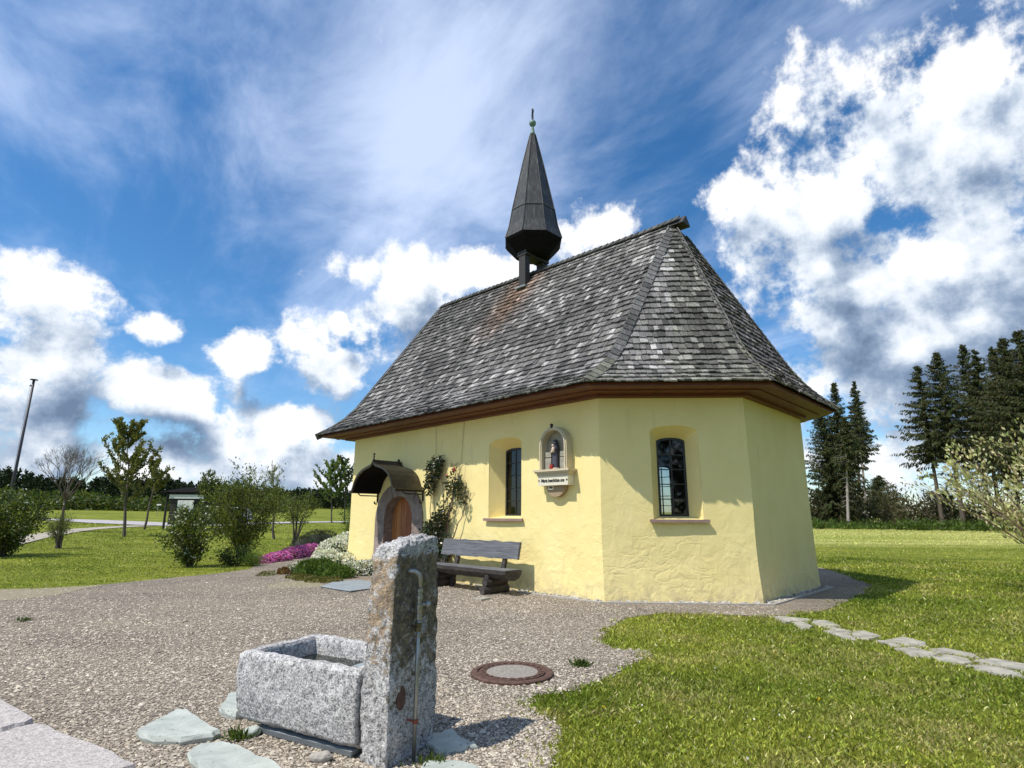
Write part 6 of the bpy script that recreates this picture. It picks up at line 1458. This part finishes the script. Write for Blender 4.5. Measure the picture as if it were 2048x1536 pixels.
# ------------------------------------------------------------------ grass blades and pebbles
CHP = [tuple(p) for p in offset_ring([0.15]*6)]
def lawn(n, r0, r1, a0, a1, hk):
    a = np.radians(rng.uniform(a0, a1, n)); r = np.exp(rng.uniform(math.log(r0), math.log(r1), n)); x = r*np.sin(a); y = r*np.cos(a)
    js = np.where(rng.random(n) < 0.14, 0.20, 0.05); wx = (fbm(x, y, 2.6, 3, 51)-0.5)*0.55; wy = (fbm(x, y, 2.6, 3, 61)-0.5)*0.55; jx = x+wx+rng.normal(size=n)*js; jy = y+wy+rng.normal(size=n)*js
    k = ~in_poly(jx, jy, GRAVEL) & ~in_poly(x, y, CHP)
    for f in FLAGS:
        f = np.array(f); c = f.mean(0); k &= ~in_poly(x, y, [tuple(c+(p-c)*0.76) for p in f])
    x, y, r = x[k], y[k], r[k]; n = len(x); z = terrain(x, y)
    h = hk*(0.030+0.0014*r)*rng.uniform(0.5, 1.35, n)*(0.75+0.6*fbm(x, y, 1.3, 3, 4)); w = (0.0026+0.00048*r)*rng.uniform(0.7, 1.4, n)
    th = rng.uniform(0, 2*PI, n); bx_ = np.cos(th); by_ = np.sin(th); ln = rng.uniform(0.2, 1.3, n)*h; t2 = rng.uniform(0, 2*PI, n)
    tx_, ty_ = np.cos(t2)*ln, np.sin(t2)*ln
    B = np.stack([x, y, z], 1); S = np.stack([bx_*w, by_*w, 0*w], 1); Mid = B+np.stack([tx_*0.35, ty_*0.35, h*0.65], 1); T = B+np.stack([tx_, ty_, h], 1)
    Q = np.stack([B-S, B+S, Mid+S*0.8, T], 1)
    p = np.clip((fbm(x, y, 0.50, 4, 11)-0.5)*1.9+0.5, 0, 1); q = fbm(x, y, 1.7, 4, 31)
    base = np.array([0.098, 0.143, 0.014])*(1-p[:, None])*1.28+np.array([0.27, 0.285, 0.046])*p[:, None]*1.22
    dry = (np.clip((q-0.52)*6, 0, 1)*np.clip((p-0.30)*4, 0, 1))[:, None]*rng.random((n, 1)); base = base*(1-dry)+np.array([0.40, 0.34, 0.14])*dry
    straw = rng.random(n) < 0.06; base[straw] = (0.50, 0.46, 0.22)
    if a0 < -20: base = base*(0.30+1.45*fbm(x*0.20+y*0.03, y*0.60, 1.0, 4, 77))[:, None]
    if a1 > 20:
        hy = (np.clip((y-31)/8, 0, 1)*np.clip((x-6)/8, 0, 1))[:, None]; sw = fbm(x*0.07, y*0.42, 1.0, 4, 91)[:, None]
        base = base*(1-hy*0.9)+hy*0.9*(np.array([0.21, 0.24, 0.04])*(1-sw)*1.3+np.array([0.60, 0.56, 0.22])*sw*1.15)
    base = base*np.exp(rng.normal(size=(n, 1))*0.36)*rng.uniform(0.92, 1.08, (n, 3)); return Q, base, x, y
Q1, c1, x1, y1 = lawn(340000, 3.4, 28, -4, 62, 0.74)
o = quad_cloud('lawn_grass', Q1, c1, M['blade']); setp(o, 'short mown grass of the right lawn', 'grass', kind='stuff')
Q3, c3, x3, y3 = lawn(60000, 24, 96, 12, 64, 0.42)
o = quad_cloud('hay_stubble', Q3, c3, M['blade']); setp(o, 'pale mown stubble of the field before the right wood', 'grass', kind='stuff')
Q2, c2, x2, y2 = lawn(110000, 11, 60, -62, -10, 0.42)
o = quad_cloud('lawn_grass', Q2, c2, M['blade']); setp(o, 'mown grass of the left lawn', 'grass', kind='stuff')
# daisies and a few dandelions
i = rng.choice(len(x1), 150, replace=False); P = np.stack([x1[i], y1[i], np.full(150, 0.045)], 1)
o = quad_cloud('daisy_flowers', leaves(P, 0.018, 0.018, 0.6), vary([(0.85, 0.84, 0.78)], 150, 0.08), M['petal']); setp(o, 'tiny white daisies sprinkled in the lawn', 'flowers', kind='stuff')
for (px, py, lb) in ((1208, 1428, 'yellow dandelion flower low in the right lawn'), (1640, 1413, 'small yellow flower farther right in the lawn')):
    b = G(px, py); o = quad_cloud('dandelion', leaves(np.tile(b+[0, 0, 0.05], (14, 1)), 0.018, 0.010, 0.5), vary([(0.75, 0.55, 0.03)], 14), M['petal'], org=tuple(b)); setp(o, lb, 'flower')
def pebbles(n, r0, r1, a0, a1):
    a = np.radians(rng.uniform(a0, a1, n)); r = np.exp(rng.uniform(math.log(r0), math.log(r1), n)); x = r*np.sin(a); y = r*np.cos(a)
    k = in_poly(x+rng.normal(size=n)*0.04, y+rng.normal(size=n)*0.04, GRAVEL) & ~in_poly(x, y, CHP) & (np.hypot(x-mc[0], y-mc[1]) > 0.44) & (rng.random(n) < np.clip((19-r)/9, 0, 1))
    x, y, r = x[k], y[k], r[k]; n = len(x)
    s = (0.0092+0.00030*r)*np.exp(rng.normal(size=n)*0.33); th = rng.uniform(0, 2*PI, n)
    ox = np.array([1, 0.2, -0.9, -0.3, 0, 0.1]); oy = np.array([0.1, 0.85, 0.2, -0.8, 0, 0.05]); oz = np.array([0.15, 0.2, 0.1, 0.25, 0.95, -0.4])
    c, sn = np.cos(th)[:, None], np.sin(th)[:, None]; X = ox+rng.normal(size=(n, 6))*0.22; Y = (oy+rng.normal(size=(n, 6))*0.22)*0.85; Z = (oz+rng.normal(size=(n, 6))*0.12)*rng.uniform(0.5, 0.85, (n, 1))
    V = np.stack([x[:, None]+(X*c-Y*sn)*s[:, None], y[:, None]+(X*sn+Y*c)*s[:, None], 0.006+Z*s[:, None]], 2)
    tri = np.array([(0, 1, 4), (1, 2, 4), (2, 3, 4), (3, 0, 4)])
    big = fbm(x, y, 0.45, 3, 17)
    pal = np.array([(0.40, 0.335, 0.25), (0.28, 0.235, 0.18), (0.50, 0.43, 0.33), (0.20, 0.165, 0.13), (0.35, 0.285, 0.215), (0.43, 0.38, 0.305), (0.58, 0.51, 0.405)])
    col = pal[rng.integers(0, len(pal), n)]*(0.78+0.4*big)[:, None]*rng.uniform(0.8, 1.2, (n, 1))
    nv = n*6; me = bpy.data.meshes.new('gravel_stones'); me.vertices.add(nv); me.vertices.foreach_set('co', V.reshape(-1).astype(np.float32))
    F = (np.arange(n)[:, None, None]*6+tri).reshape(-1).astype(np.int32); nf = n*4
    me.loops.add(nf*3); me.loops.foreach_set('vertex_index', F); me.polygons.add(nf); me.polygons.foreach_set('loop_start', np.arange(0, nf*3, 3, dtype=np.int32)); me.polygons.foreach_set('loop_total', np.full(nf, 3, dtype=np.int32))
    at = me.color_attributes.new('Col', 'FLOAT_COLOR', 'POINT'); at.data.foreach_set('color', np.concatenate([np.repeat(col, 6, 0), np.ones((nv, 1))], 1).astype(np.float32).ravel()); me.update(calc_edges=True)
    me.polygons.foreach_set('use_smooth', np.ones(nf, bool)); o = link_mesh('gravel_stones', me, M['pebble']); setp(o, 'loose crushed gravel stones covering the yard', 'gravel', kind='stuff')
pebbles(240000, 3.2, 19, -62, 24)
